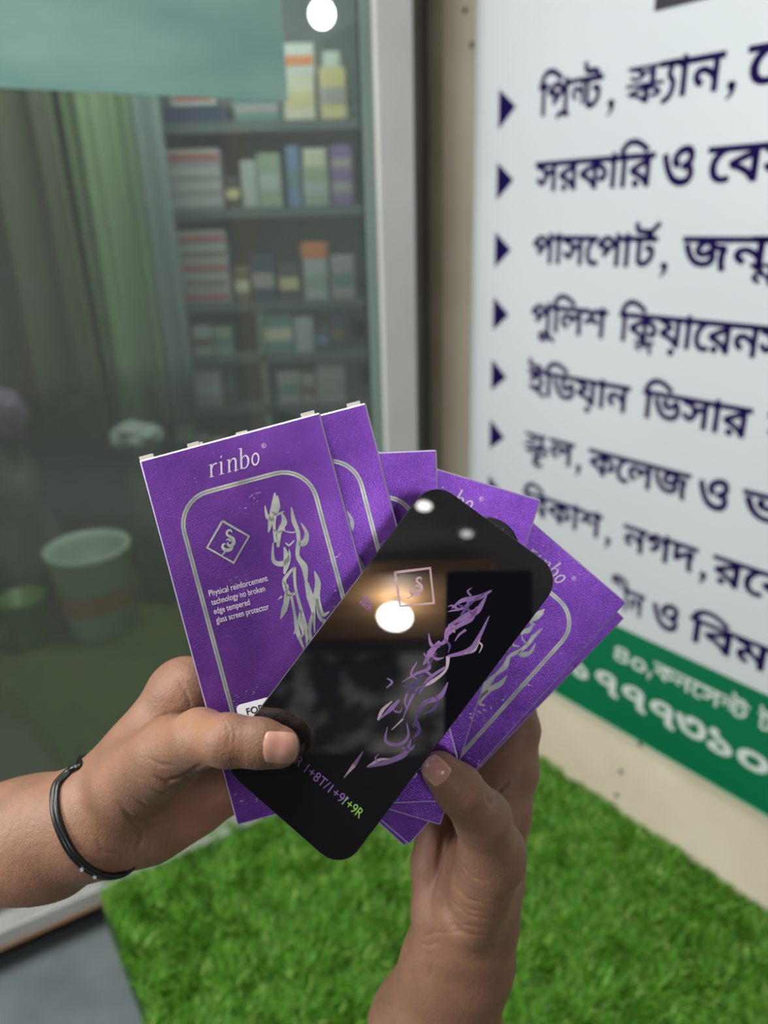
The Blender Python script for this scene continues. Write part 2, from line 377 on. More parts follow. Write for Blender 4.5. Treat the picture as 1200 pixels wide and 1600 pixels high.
# ------------------------------------------------------------------ signboard on the wall
sign = empty('signboard', mat=WALLM)
tag(sign, 'large white signboard with navy Bengali lettering and a green bottom band on the cream wall', 'sign')
box_obj('panel', (-.26, .262, .003), (1.75, 2.9, .034), M['sign'], sign, bevel=.002)
box_obj('panel_edge', (-.263, .257, .004), (1.75, .2625, .0335), M['signedge'], sign)
box_obj('panel_edge', (-.2635, .257, .004), (-.2598, 2.9, .0335), new_mat('pale_green_edge', (.45, .62, .52), .3), sign)
box_obj('green_band', (-.2605, .262, .0335), (1.7505, .514, .0352), M['green'], sign)
ZS = .0347
def sfn(z): return lambda u, v: (u, v, z)
ROWS = [
 (1.563, [(['িপ', ('S', [[(-.10, 1.02), (-.42, .97), (-.55, 1.06)]], 0), ('ন', .72, .80, 0, 0, None), ('ট', .95, 1, 0, -.16, .80)], -.091, .056),
          ([('স', 1, .50, 0, 0, 0), ('ক', 1, .56, .47, 0, None), ('S', [[(.30, .05), (.20, .35), (.34, .6), (.26, .92), (.06, 1.06)], [(-.1, .06), (.5, .06)]], .42), 'া', 'ন'], .105, .276),
          (['েপ'], .312, .43)], [(.073, 0), (.291, 0)]),
 (1.431, [(['সরকাির'], -.091, .172), (['ও'], .187, .247), (['েবস'], .268, .425)], []),
 (1.297, [(['পাসেপা', ('ট', 1, 1, 0, 0, None), ('S', [[(.02, -.36), (-.34, -.02)]], 0)], -.089, .193),
          (['জ', ('ন', 1.05, .95, 0, 0, None), ('ম', .75, .62, .72, -.45, .3), ('S', [[(-.02, .0), (-.02, 1.3)], [(-.7, .06), (.6, .06)]], .3)], .242, .425)], [(.210, 0)]),
 (1.164, [(['পুিলশ'], -.085, .104),
          (['িক', ('ল', .72, .45, .88, -.95, 0), 'য়ােরন', ('স', .9, 1, 0, -.1, None)], .130, .45)], []),
 (1.028, [(['ইিডয়ান'], -.086, .169), (['িভসার'], .197, .405), (['সব'], .432, .54)], []),
 (.888, [([('স', 1, .50, 0, 0, 0), ('ক', 1, .56, .47, 0, None), ('S', [[(-.45, 1.05), (-.72, 1.16), (-.60, 1.34), (-.34, 1.30)]], 0), 'ল'], -.087, .049),
         (['কেলজ'], .086, .313), (['ও'], .330, .389), (['ভ'], .412, .49)], [(.062, 0)]),
 (.750, [(['িবকাশ'], -.085, .133), (['নগদ'], .185, .347), (['রেকট'], .378, .60)], [(.150, 0), (.362, 0)]),
 (.609, [(['ীন'], .17, .251), (['ও'], .270, .329), (['িবমান'], .351, .60)], []),
]
for k, (v, words, commas) in enumerate(ROWS):
    ink = Ink()
    for pcs, u0, u1 in words:
        if pcs == ['ও']:
            V, Fc, bb = glyph('ও', .026); sx = (u1 - u0) / (bb[2] - bb[0]); sy = .062 / (bb[3] - bb[1])
            ink.add([(u0 + (p[0] - bb[0]) * sx, v + .006 + (p[1] - bb[3]) * sy) for p in V], Fc, sfn(ZS)); continue
        word(ink, pcs, u0, u1, v, .054, sfn(ZS))
    for cu, _ in commas:
        ink.ribbon([(cu, v - .048), (cu + .001, v - .050)], .011, sfn(ZS), smooth=False)
        ink.ribbon([(cu + .004, v - .048), (cu + .003, v - .058), (cu - .004, v - .067)], [.010, .007, .003], sfn(ZS))
    ink.build('lettering', M['navy'], sign)
    b = Ink(); b.poly([(-.194, v + .006), (-.193, v - .066), (-.148, v - .029)], sfn(ZS)); b.build('bullet_arrow', M['navy'], sign)
b = Ink(); b.poly([(.144, 1.637), (.70, 1.637), (.70, 1.83), (.144, 1.83)], sfn(ZS)); b.build('heading_bar', M['black_ink'], sign)
ZG = .0360
ink = Ink()
for t, u0, u1, v, hh in [('৪', .195, .232, .468, .036), ('০', .238, .274, .462, .030), ('\u0995', 0, 0, 0, 0)][:2]:
    V, Fc, bb = glyph(t, .02); ink.add([(u0 + (p[0] - bb[0]) * (u1 - u0) / (bb[2] - bb[0]), v - hh + (p[1] - bb[1]) * hh / (bb[3] - bb[1])) for p in V], Fc, sfn(ZG))
ink.ribbon([(.284, .440), (.281, .425)], [.009, .003], sfn(ZG))
word(ink, ['কনেস', ('ন', .7, .8, 0, 0, None), ('ট', 1, 1, 0, -.16, .8)], .290, .492, .474, .036, sfn(ZG), .016)
word(ink, ['টাওয়ার'], .508, .66, .474, .036, sfn(ZG), .016)
ink.build('lettering', M['white_ink'], sign)
ink = Ink()
for t, u0, u1, v0, v1 in [('০', .02, .075, .350, .385), ('১', .085, .135, .338, .392), ('৭', .154, .216, .335, .390), ('৭', .224, .286, .334, .389), ('৭', .293, .354, .333, .388),
                          ('৩', .352, .420, .342, .390), ('১', .424, .475, .338, .392), ('০', .484, .546, .342, .384), ('৯', .56, .62, .334, .39)]:
    if t == '১' and u0 < .1: u0 = .092
    V, Fc, bb = glyph(t, .03); ink.add([(u0 + (p[0] - bb[0]) * (u1 - u0) / (bb[2] - bb[0]), v0 + (p[1] - bb[1]) * (v1 - v0) / (bb[3] - bb[1])) for p in V], Fc, sfn(ZG))
ink.build('phone_number', M['white_ink'], sign)

# ------------------------------------------------------------------ purple foil boxes
foil = new_mat('purple_foil', (.22, .055, .46), .33, .85)
def setup_foil(m):
    nt = m.node_tree; N = nt.nodes; L = nt.links; b = N['Principled BSDF']
    tc = N.new('ShaderNodeTexCoord')
    n1 = N.new('ShaderNodeTexNoise'); n1.inputs['Scale'].default_value = 28; n1.inputs['Detail'].default_value = 3; L.new(tc.outputs['Object'], n1.inputs['Vector'])
    rp = N.new('ShaderNodeValToRGB'); rp.color_ramp.elements[0].color = (.14, .048, .33, 1); rp.color_ramp.elements[1].color = (.25, .085, .53, 1)
    rp.color_ramp.elements[0].position = .3; rp.color_ramp.elements[1].position = .7; L.new(n1.outputs['Fac'], rp.inputs[0])
    # scuffs: small silver scratches and specks of their own
    mp = N.new('ShaderNodeMapping'); mp.inputs['Rotation'].default_value = (0, 0, .7); mp.inputs['Scale'].default_value = (1, 3.2, 1); L.new(tc.outputs['Object'], mp.inputs[0])
    n2 = N.new('ShaderNodeTexNoise'); n2.inputs['Scale'].default_value = 330; n2.inputs['Detail'].default_value = 2; L.new(mp.outputs[0], n2.inputs['Vector'])
    n3 = N.new('ShaderNodeTexNoise'); n3.inputs['Scale'].default_value = 45; n3.inputs['Detail'].default_value = 2; L.new(tc.outputs['Object'], n3.inputs['Vector'])
    mu = N.new('ShaderNodeMath'); mu.operation = 'MULTIPLY'; L.new(n2.outputs['Fac'], mu.inputs[0]); L.new(n3.outputs['Fac'], mu.inputs[1])
    mr = N.new('ShaderNodeMapRange'); mr.inputs[1].default_value = .405; mr.inputs[2].default_value = .455; L.new(mu.outputs[0], mr.inputs[0])
    mx = N.new('ShaderNodeMix'); mx.data_type = 'RGBA'; L.new(mr.outputs[0], mx.inputs[0]); L.new(rp.outputs[0], mx.inputs[6]); mx.inputs[7].default_value = (.62, .50, .78, 1)
    L.new(mx.outputs[2], b.inputs['Base Color'])
    n4 = N.new('ShaderNodeTexNoise'); n4.inputs['Scale'].default_value = 1400; n4.inputs['Detail'].default_value = 2; L.new(tc.outputs['Object'], n4.inputs['Vector'])
    n5 = N.new('ShaderNodeTexNoise'); n5.inputs['Scale'].default_value = 16; n5.inputs['Detail'].default_value = 2; L.new(tc.outputs['Object'], n5.inputs['Vector'])
    bp = N.new('ShaderNodeBump'); bp.inputs['Strength'].default_value = .5; bp.inputs['Distance'].default_value = .0004; L.new(n4.outputs['Fac'], bp.inputs['Height'])
    b2 = N.new('ShaderNodeBump'); b2.inputs['Strength'].default_value = .35; b2.inputs['Distance'].default_value = .003; L.new(n5.outputs['Fac'], b2.inputs['Height']); L.new(bp.outputs[0], b2.inputs['Normal'])
    L.new(b2.outputs[0], b.inputs['Normal'])
setup_foil(foil)
edgem = new_mat('fold_highlight_foil', (.62, .54, .78), .3, .7)  # lighter bevel colour paints the bright highlights along the folds
silver = noise_color(new_mat('silver_print', rough=.38, metal=.75), (.34, .40, .40), (.62, .66, .62), 60, 3)
silver_line = new_mat('grey_line_print', (.16, .18, .20), .5, .4)
greyprint = new_mat('pale_silver_lettering', (.66, .60, .70), .45, .3)
whitelabel = new_mat('white_sticker', (.74, .74, .76), .5)
BW, BL_, BT = .0920, .186, .0072
def cammat(e1, e2, org):
    e3 = e1.cross(e2)
    return C2W @ Matrix(((e1.x, e2.x, e3.x, org.x), (e1.y, e2.y, e3.y, org.y), (e1.z, e2.z, e3.z, org.z), (0, 0, 0, 1)))
def rinbo(ink, cx, cy, w, fn):
    """serif italic wordmark, centred on cx,cy, y down, width w"""
    s = w / 4.45; sl = .24
    def f(x, y): return fn(cx - w * .5 + (x + sl * y) * s, cy + .42 * s - y * s * 1.0)
    def st(x, y0, y1, ww=.15): ink.ribbon([(x, y0), (x, y1)], ww, f, smooth=False, cap=False)
    def sf(x0, x1, y): ink.ribbon([(x0, y), (x1, y)], .05, f, smooth=False, cap=False)
    x = .15
    st(x, 0, 1); sf(x - .16, x + .2, .02); sf(x - .2, x, .97); ink.ribbon([(x + .03, .6), (x + .2, .92), (x + .42, .95)], [.04, .1, .14], f)
    x = .98
    st(x, 0, 1); sf(x - .18, x + .2, .02); sf(x - .2, x, .97); ink.ribbon([(x, 1.36), (x + .01, 1.37)], .17, f, smooth=False)
    x = 1.62
    st(x, 0, 1); sf(x - .16, x + .18, .02); sf(x - .2, x, .97)
    ink.ribbon([(x + .02, .62), (x + .22, .93), (x + .42, .96), (x + .54, .78), (x + .54, .4), (x + .54, 0)], [.04, .08, .13, .15, .15, .15], f); sf(x + .38, x + .76, .02)
    x = 2.62
    st(x, 0, 1.62); sf(x - .2, x, 1.6)
    ink.ribbon([(x + .02, .68), (x + .2, .94), (x + .42, .92), (x + .58, .6), (x + .52, .2), (x + .28, .0), (x + .02, .1)], [.05, .08, .12, .17, .14, .08, .05], f)
    ink.ring(3.78, .48, .27, .44, .13, f, 22)
def swirl(ink, cx, cy, s, fn, rot=0):
    c, q = math.cos(rot), math.sin(rot)
    f = lambda x, y: fn(cx + (x * c - y * q) * s, cy + (x * q + y * c) * s)
    ink.ribbon([(.12, -.62), (.0, -.72), (-.16, -.62), (-.14, -.42), (.06, -.34), (.28, -.22), (.34, .02), (.2, .2), (.02, .16), (.0, .0)], [.05, .12, .14, .14, .16, .2, .22, .2, .12, .05], f)
    ink.ribbon([(.3, .1), (.26, .38), (0, .5), (-.24, .4), (-.26, .2), (-.12, .14)], [.1, .2, .22, .18, .12, .05], f)
    ink.ribbon([(-.05, .5), (-.12, .72), (-.3, .9)], [.12, .08, .05], f)
    ink.ribbon([(.12, -.1), (.0, -.16), (-.14, -.08)], [.14, .12, .04], f)
DRAGON = [([(658,478),(655,520),(640,600),(630,655)],[4,14,16,3]), ([(614,535),(625,585),(655,600)],[2,12,10]), ([(668,490),(672,540),(655,600),(660,700)],[4,14,10,8]),
 ([(690,570),(700,610),(680,650),(672,720)],[5,18,14,8]), ([(650,700),(652,780),(690,795),(720,770),(722,730)],[3,12,16,12,2]), ([(700,720),(712,780),(700,840)],[4,22,5]),
 ([(732,542),(742,600),(760,650),(765,700)],[3,14,12,12]), ([(775,612),(800,660),(790,700),(765,705)],[2,12,20,14]), ([(765,700),(760,760),(790,810),(797,870)],[14,12,20,8]),
 ([(745,810),(750,900),(775,1000),(800,1100),(800,1165)],[10,8,10,14,2]), ([(745,810),(700,870),(720,930),(755,925)],[6,12,14,5]), ([(692,872),(712,900),(698,965)],[2,12,2]),
 ([(720,930),(700,1000),(683,1042)],[12,18,2]), ([(730,930),(745,1010),(760,1100),(792,1185)],[8,8,14,3]), ([(797,870),(815,940),(830,1010),(836,1105)],[8,22,12,2]),
 ([(835,828),(850,880),(845,950),(870,1020),(902,1008)],[3,18,20,14,3]), ([(845,950),(858,1030),(882,1062)],[10,12,2]), ([(775,1000),(770,1050),(785,1100),(768,1132)],[6,14,10,2]),
 ([(700,648),(730,655),(765,650)],[2,4,3]), ([(640,560),(665,575),(700,560)],[3,9,3]), ([(650,640),(670,655),(705,640)],[3,8,3]), ([(690,940),(672,955)],[8,2]), ([(752,1090),(742,1110)],[8,2]),
 ([(745,690),(722,712),(705,700)],[3,7,2]), ([(830,1010),(812,1090),(826,1170),(812,1230),(846,1300)],[8,12,9,12,2]), ([(800,1160),(830,1230),(826,1330),(870,1420)],[8,14,10,2]),
 ([(870,1040),(905,1110),(890,1200),(930,1290)],[8,16,12,2])]
TLc = Vector((218 * 1.0, 717.0)); A1 = math.radians(-15)
def crop_to_box(x, y, d=.362):       # authoring: crop pixel -> metres on the first box
    px, py = 200 + x / 2.857 - TLc.x, 600 + y / 2.857 - TLc.y; k = d / FPX
    return ((px * math.cos(A1) + py * math.sin(A1)) * k, (-px * math.sin(A1) + py * math.cos(A1)) * k)
def text_ink(ink, txt, x, y, w, h, fn, bold=.012):
    V, Fc, bb = glyph(txt, bold, .009); ink.add([(x + (p[0] - bb[0]) * w / (bb[2] - bb[0]), y - (p[1] - 0) * h / .72) for p in V], Fc, fn)
_box = {}
def make_box_mesh():
    bm = bmesh.new(); add_box(bm, (0, 0, 0), (BW, BL_, BT), .0008, seg=2); bm.normal_update()
    bm.faces.ensure_lookup_table()
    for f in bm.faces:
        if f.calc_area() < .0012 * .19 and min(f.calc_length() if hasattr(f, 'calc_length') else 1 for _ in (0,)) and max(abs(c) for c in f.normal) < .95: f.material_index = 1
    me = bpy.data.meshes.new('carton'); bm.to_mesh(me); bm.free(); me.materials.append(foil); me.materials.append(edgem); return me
def frame_ink(inset_x, top, bot, r, w, fn):
    ink = Ink(); P = []
    x0, x1, y0, y1 = inset_x, BW - inset_x, top, BL_ - bot
    for cx, cy, a0 in ((x1 - r, y0 + r, -90), (x1 - r, y1 - r, 0), (x0 + r, y1 - r, 90), (x0 + r, y0 + r, 180)):
        for k in range(9): a = math.radians(a0 + k * 11.25); P.append((cx + r * math.cos(a), cy + r * math.sin(a), math.cos(a), math.sin(a)))
    v = []; n = len(P)
    for x, y, nx, ny in P: v += [(x + nx * w / 2, y + ny * w / 2), (x - nx * w / 2, y - ny * w / 2)]
    ink.add(v, [(2 * i, 2 * i + 1, (2 * i + 3) % (2 * n), (2 * i + 2) % (2 * n)) for i in range(n)], fn); return ink
def screen_box(label, tr, ang, d, tiltx=0, tilty=0, full=True):
    a = math.radians(ang); e1 = Vector((math.cos(a), math.sin(a), 0)); e2 = Vector((-math.sin(a), math.cos(a), 0))
    q = Matrix.Rotation(math.radians(tiltx), 3, e1) @ Matrix.Rotation(math.radians(tilty), 3, e2); e1, e2 = q @ e1, q @ e2
    root = empty('screen_protector_box', mat=cammat(e1, e2, pt(*tr, d) - e1 * BW))
    tag(root, label, 'box', 'purple screen protector boxes fanned out in the hands')
    if 'body' not in _box:
        z = lambda zz: (lambda x, y: (x, y, zz))
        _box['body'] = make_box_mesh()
        def keep(name, ink, mat):
            o = ink.build(name, mat); _box[name] = o.data; bpy.data.objects.remove(o)
        keep('frame_print', frame_ink(.0124, .0235, .022, .0165, .0022, z(-.00012)), silver)
        keep('frame_line', frame_ink(.0124, .0235, .022, .0165, .00035, z(-.00022)), silver_line)
        ink = Ink(); rinbo(ink, BW / 2 - .0008, .0145, .0275, z(-.0002)); ink.ring(BW / 2 + .0152, .0088, .0011, .0011, .00022, z(-.0002), 16)
        text_ink(ink, 'R', BW / 2 + .0147, .0094, .001, .0012, z(-.0002)); keep('wordmark', ink, greyprint)
        ink = Ink(); cx, cy = .0320, .0500; s = .0079
        ink.ribbon([(cx, cy - s * 1.35), (cx + s * 1.35, cy), (cx, cy + s * 1.35), (cx - s * 1.35, cy), (cx, cy - s * 1.35)], .0012, z(-.0002), smooth=False, cap=False)
        swirl(ink, cx, cy, .0082, z(-.0002), .45); keep('emblem', ink, silver)
        ink = Ink()
        for i, (t, w) in enumerate((('Physical reinforcement', .0298), ('technology no broken', .0272), ('edge tempered', .0183), ('glass screen protector', .0268))):
            text_ink(ink, t, .0163, .0735 + i * .00455, w, .0031, z(-.0002), .004)
        keep('printed_text', ink, greyprint)
        ink = Ink()
        for P, W in DRAGON: ink.ribbon([crop_to_box(*p) for p in P], [w * 1.5 * .362 / FPX / 2.857 for w in W], z(-.0002), cap=False)
        keep('dragon_print', ink, silver)
        bm = bmesh.new()
        for x0, x1 in ((.0, .0072), (.0245, .0305), (.0825, .0895)): add_box(bm, (x0, -.0019, .0012), (x1, .001, .0022), .0002)
        me = bpy.data.meshes.new('flap'); bm.to_mesh(me); bm.free(); me.materials.append(M['cardboard']); _box['flap'] = me
    names = ['body', 'frame_print', 'frame_line', 'wordmark', 'dragon_print'] + (['emblem', 'printed_text'] if full else [])
    for nme in names:
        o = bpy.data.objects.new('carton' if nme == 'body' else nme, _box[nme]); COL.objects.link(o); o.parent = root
    for x0, x1 in (((.0, .0072), (.0245, .0305), (.0825, .0895)) if full else ((.0825, .0895),)):
        if ang < -10:
            box_obj('flap', (x0, -.0019, .0012), (x1, .001, .0022), M['cardboard'], root, .0002)
    return root
b1 = screen_box('frontmost purple foil screen protector box at left with full rinbo lettering, emblem and small text', (499.5, 644), -15, .362)
z = lambda zz: (lambda x, y: (x, y, zz))
# white sticker on the first box
sx, sy = .0147, .1288
bm = bmesh.new(); sr = .0022; sv = []
for cx, cy, a0 in ((sx + .030 - sr, sy + sr, -90), (sx + .030 - sr, sy + .012 - sr, 0), (sx + sr, sy + .012 - sr, 90), (sx + sr, sy + sr, 180)):
    for k in range(7): a = math.radians(a0 + 15 * k); sv.append(bm.verts.new((cx + sr * math.cos(a), cy + sr * math.sin(a), -.0003)))
sf_ = bm.faces.new(sv); r = bmesh.ops.extrude_face_region(bm, geom=[sf_])
for v in [g for g in r['geom'] if isinstance(g, bmesh.types.BMVert)]: v.co.z = -.00005
bmesh.ops.recalc_face_normals(bm, faces=bm.faces)
lab = bm_obj('sticker', bm, whitelabel, b1); ink = Ink(); text_ink(ink, 'FOR:', sx + .0045, sy + .0058, .0095, .0034, z(-.00045), .01); ink.build('sticker_text', M['black_ink'], lab)
screen_box('purple foil box directly behind the frontmost box, only its right strip showing', (571, 629), -14.6, .3712)
screen_box('upright purple foil box in the middle of the fan, above the black glass corner', (682, 702.5), -2.5, .3832, 2)
screen_box('purple foil box tilted slightly right behind the black glass top, lettering half covered', (845, 781), 16.7, .396, 2, 0)
screen_box('front one of the two purple boxes leaning furthest right, silver frame and lettering visible', (979, 941), 40.5, .4095, 4, 0)
screen_box('rearmost purple box at the far right of the fan, only a thin edge showing', (976, 966), 42.6, .4205, 4, 0)

# ------------------------------------------------------------------ black tempered glass protector
gn = Vector((math.tan(math.radians(8)), math.tan(math.radians(7)), 1)).normalized()
ga = .6459; gx = Vector((math.cos(ga), math.sin(ga), 0)); gx = (gx - gn * gx.dot(gn)).normalized(); gy = gn.cross(gx)
GC = pt(606.3, 1048.3, .3277)
glass = empty('glass_screen_protector', mat=cammat(gx, gy, GC))
tag(glass, 'glossy black tempered glass screen protector with purple dragon print, in front of the boxes', 'screen protector')
GW, GL, GR = .0725, .1615, .0118
blackg = new_mat('black_glass', (.003, .003, .0045), .015, 0); blackg.node_tree.nodes['Principled BSDF'].inputs['IOR'].default_value = 2.05
bm = bmesh.new(); P = []
for cx, cy, a0 in ((GW / 2 - GR, -GL / 2 + GR, -90), (GW / 2 - GR, GL / 2 - GR, 0), (-GW / 2 + GR, GL / 2 - GR, 90), (-GW / 2 + GR, -GL / 2 + GR, 180)):
    for k in range(13): a = math.radians(a0 + k * 7.5); P.append((cx + GR * math.cos(a), cy + GR * math.sin(a)))
vs = [bm.verts.new((x, y, 0)) for x, y in P]; f = bm.faces.new(vs)
r = bmesh.ops.extrude_face_region(bm, geom=[f]); 
for v in [g for g in r['geom'] if isinstance(g, bmesh.types.BMVert)]: v.co.z = .0011
bmesh.ops.recalc_face_normals(bm, faces=bm.faces)
es = [e for e in bm.edges if len(e.link_faces) == 2 and abs(e.verts[0].co.z - e.verts[1].co.z) < 1e-6]
bmesh.ops.bevel(bm, geom=es, offset=.0004, segments=3, affect='EDGES', profile=.5)
bm_obj('glass_sheet', bm, blackg, glass)
def gl_xy(px, py):       # authoring: photo pixel -> metres on the sheet
    r = cray(px, py); p = r * (GC.dot(gn) / r.dot(gn)) - GC; return (p.dot(gx), p.dot(gy))
bm = bmesh.new(); cx, cy = gl_xy(757, 860)
add_lathe(bm, [(.0148, 0), (.0154, .0003), (.0154, .0012), (.0148, .0015)], 48, Matrix.Translation((cx, cy, .0013))); tab = bm_obj('round_tab', bm, new_mat('matte_black_tab', (.006, .005, .008), .3), glass)
holo = new_mat('purple_hologram_print', (.24, .14, .36), .28, .85)
holo2 = new_mat('lilac_hologram_print', (.46, .36, .46), .3, .8)
holod = new_mat('deep_violet_print', (.07, .045, .16), .3, .6)
hologreen = new_mat('green_hologram_print', (.30, .62, .12), .3, .6)
GDR = [([(952,383),(905,408),(850,418),(812,447)],[4,18,14,2],0), ([(935,398),(905,450),(870,470),(800,505)],[3,20,24,3],0), ([(872,405),(862,440),(800,457)],[3,12,2],0), ([(925,395),(880,425),(845,470)],[8,12,8],2),
 ([(900,440),(880,482),(830,510),(795,545)],[5,16,14,3],0), ([(850,470),(800,520),(790,560),(745,582)],[5,16,14,3],0), ([(733,532),(742,572),(772,580)],[2,12,3],0), ([(820,505),(822,530)],[10,4],1),
 ([(772,560),(740,600),(714,642)],[10,24,3],0), ([(943,472),(905,550),(872,592),(800,612)],[3,14,18,8],0), ([(912,548),(890,590),(858,602)],[3,12,4],1), ([(800,612),(792,660),(745,700),(702,722)],[14,8,12,3],1),
 ([(716,600),(735,650),(690,672),(640,702)],[3,12,8,2],0), ([(692,632),(672,672),(692,690)],[2,9,2],0), ([(790,650),(732,692),(700,742)],[8,12,3],0), ([(800,702),(772,752),(722,772),(692,806)],[3,18,14,2],0),
 ([(700,716),(672,760),(642,832)],[3,9,2],0), ([(588,688),(606,702),(586,722),(602,712)],[3,8,5,2],0), ([(632,762),(604,792),(560,832)],[5,16,3],0), ([(606,768),(572,800),(558,834)],[3,12,8],1), ([(650,740),(690,735),(740,690)],[2,8,3],2),
 ([(590,858),(584,908),(630,918),(662,890),(656,842)],[3,10,12,10,2],0), ([(645,828),(604,868)],[6,2],1), ([(520,997),(590,978),(650,950),(672,898)],[3,18,18,2],0), ([(520,997),(560,972),(600,968)],[6,10,3],1),
 ([(505,943),(474,990)],[3,14],0), ([(880,402),(868,386),(884,374)],[8,6,2],0), ([(838,452),(815,436),(800,440)],[10,6,2],0), ([(862,520),(838,538),(824,560)],[9,7,2],0), ([(788,556),(806,574),(800,600)],[9,8,2],2), ([(744,610),(762,622),(786,616)],[8,10,2],0), ([(900,560),(918,574),(908,600)],[6,6,2],1), ([(722,664),(742,680),(738,706)],[8,9,2],0), ([(690,700),(668,716),(640,716)],[7,9,2],2), ([(752,748),(764,770),(748,796),(716,812)],[6,12,10,2],2), ([(660,738),(650,770),(660,800)],[6,8,2],0), ([(612,800),(632,806),(640,790)],[6,7,2],0), ([(676,846),(694,856),(700,880)],[8,9,2],2), ([(640,930),(668,936),(684,920)],[8,9,2],0), ([(556,985),(548,966),(560,950)],[8,6,2],0), ([(474,990),(438,1034)],[14,2],1), ([(690,828),(700,870),(678,898)],[3,14,2],2), ([(760,600),(700,690),(660,740)],[4,10,3],2), ([(740,760),(700,800),(680,860)],[4,12,3],2), ([(830,430),(870,450),(885,470)],[3,10,3],2)]
inks = [Ink(), Ink(), Ink()]
k0 = .327 / FPX / 2.222
for P, W, c in GDR: inks[c].ribbon([gl_xy(340 + x / 2.222, 750 + y / 2.222) for x, y in P], [w * k0 for w in W], z(-.00012), cap=False)
inks[0].build('dragon_print', holo, glass); inks[1].build('dragon_highlight', holo2, glass); inks[2].build('dragon_shade_print', holod, glass)
ink = Ink(); Q = [gl_xy(340 + x / 2.222, 750 + y / 2.222) for x, y in ((616, 321), (738, 306), (751, 427), (634, 438))]
ink.ribbon(Q + [Q[0]], .0013, z(-.00012), smooth=False)
c = gl_xy(340 + 690 / 2.222, 750 + 374 / 2.222); swirl(ink, c[0], c[1], .0068, z(-.00012), -.25); ink.build('emblem', new_mat('rosy_hologram_print', (.42, .30, .36), .3, .8), glass)
def gtext(txt, p0, p1, h, mat, bold=.02, name='printed_text'):
    a, b = Vector(gl_xy(*p0)), Vector(gl_xy(*p1)); d = b - a; w = d.length; d.normalize(); n = Vector((-d.y, d.x))
    ink = Ink(); V, Fc, bb = glyph(txt, bold)
    ink.add([tuple(a + d * ((p[0] - bb[0]) * w / (bb[2] - bb[0])) - n * (p[1] * h / .72)) + (-.00012,) for p in V], Fc); return ink.build(name, mat, glass)
holot = new_mat('violet_text_print', (.20, .11, .34), .35, .5)
gtext('FOR 1+8T/1+9/', (440, 1176), (537, 1259), .0044, holot, .0); gtext('1+9R', (534, 1256), (561, 1279), .0044, hologreen, .0)
gtext('Phy', (566, 936), (581, 947), .0022, holot, .015); gtext('tech', (561, 942), (578, 955), .0022, holot, .015)
ink = Ink(); a, b2 = Vector(gl_xy(764, 822)), Vector(gl_xy(792, 838)); d = (b2 - a).normalized(); n = Vector((-d.y, d.x)); mid = (a + b2) / 2
rinbo(ink, 0, 0, (b2 - a).length, lambda x, y: tuple(mid + d * x + n * y) + (.00118,)); wm = ink.build('wordmark', holot, tab)

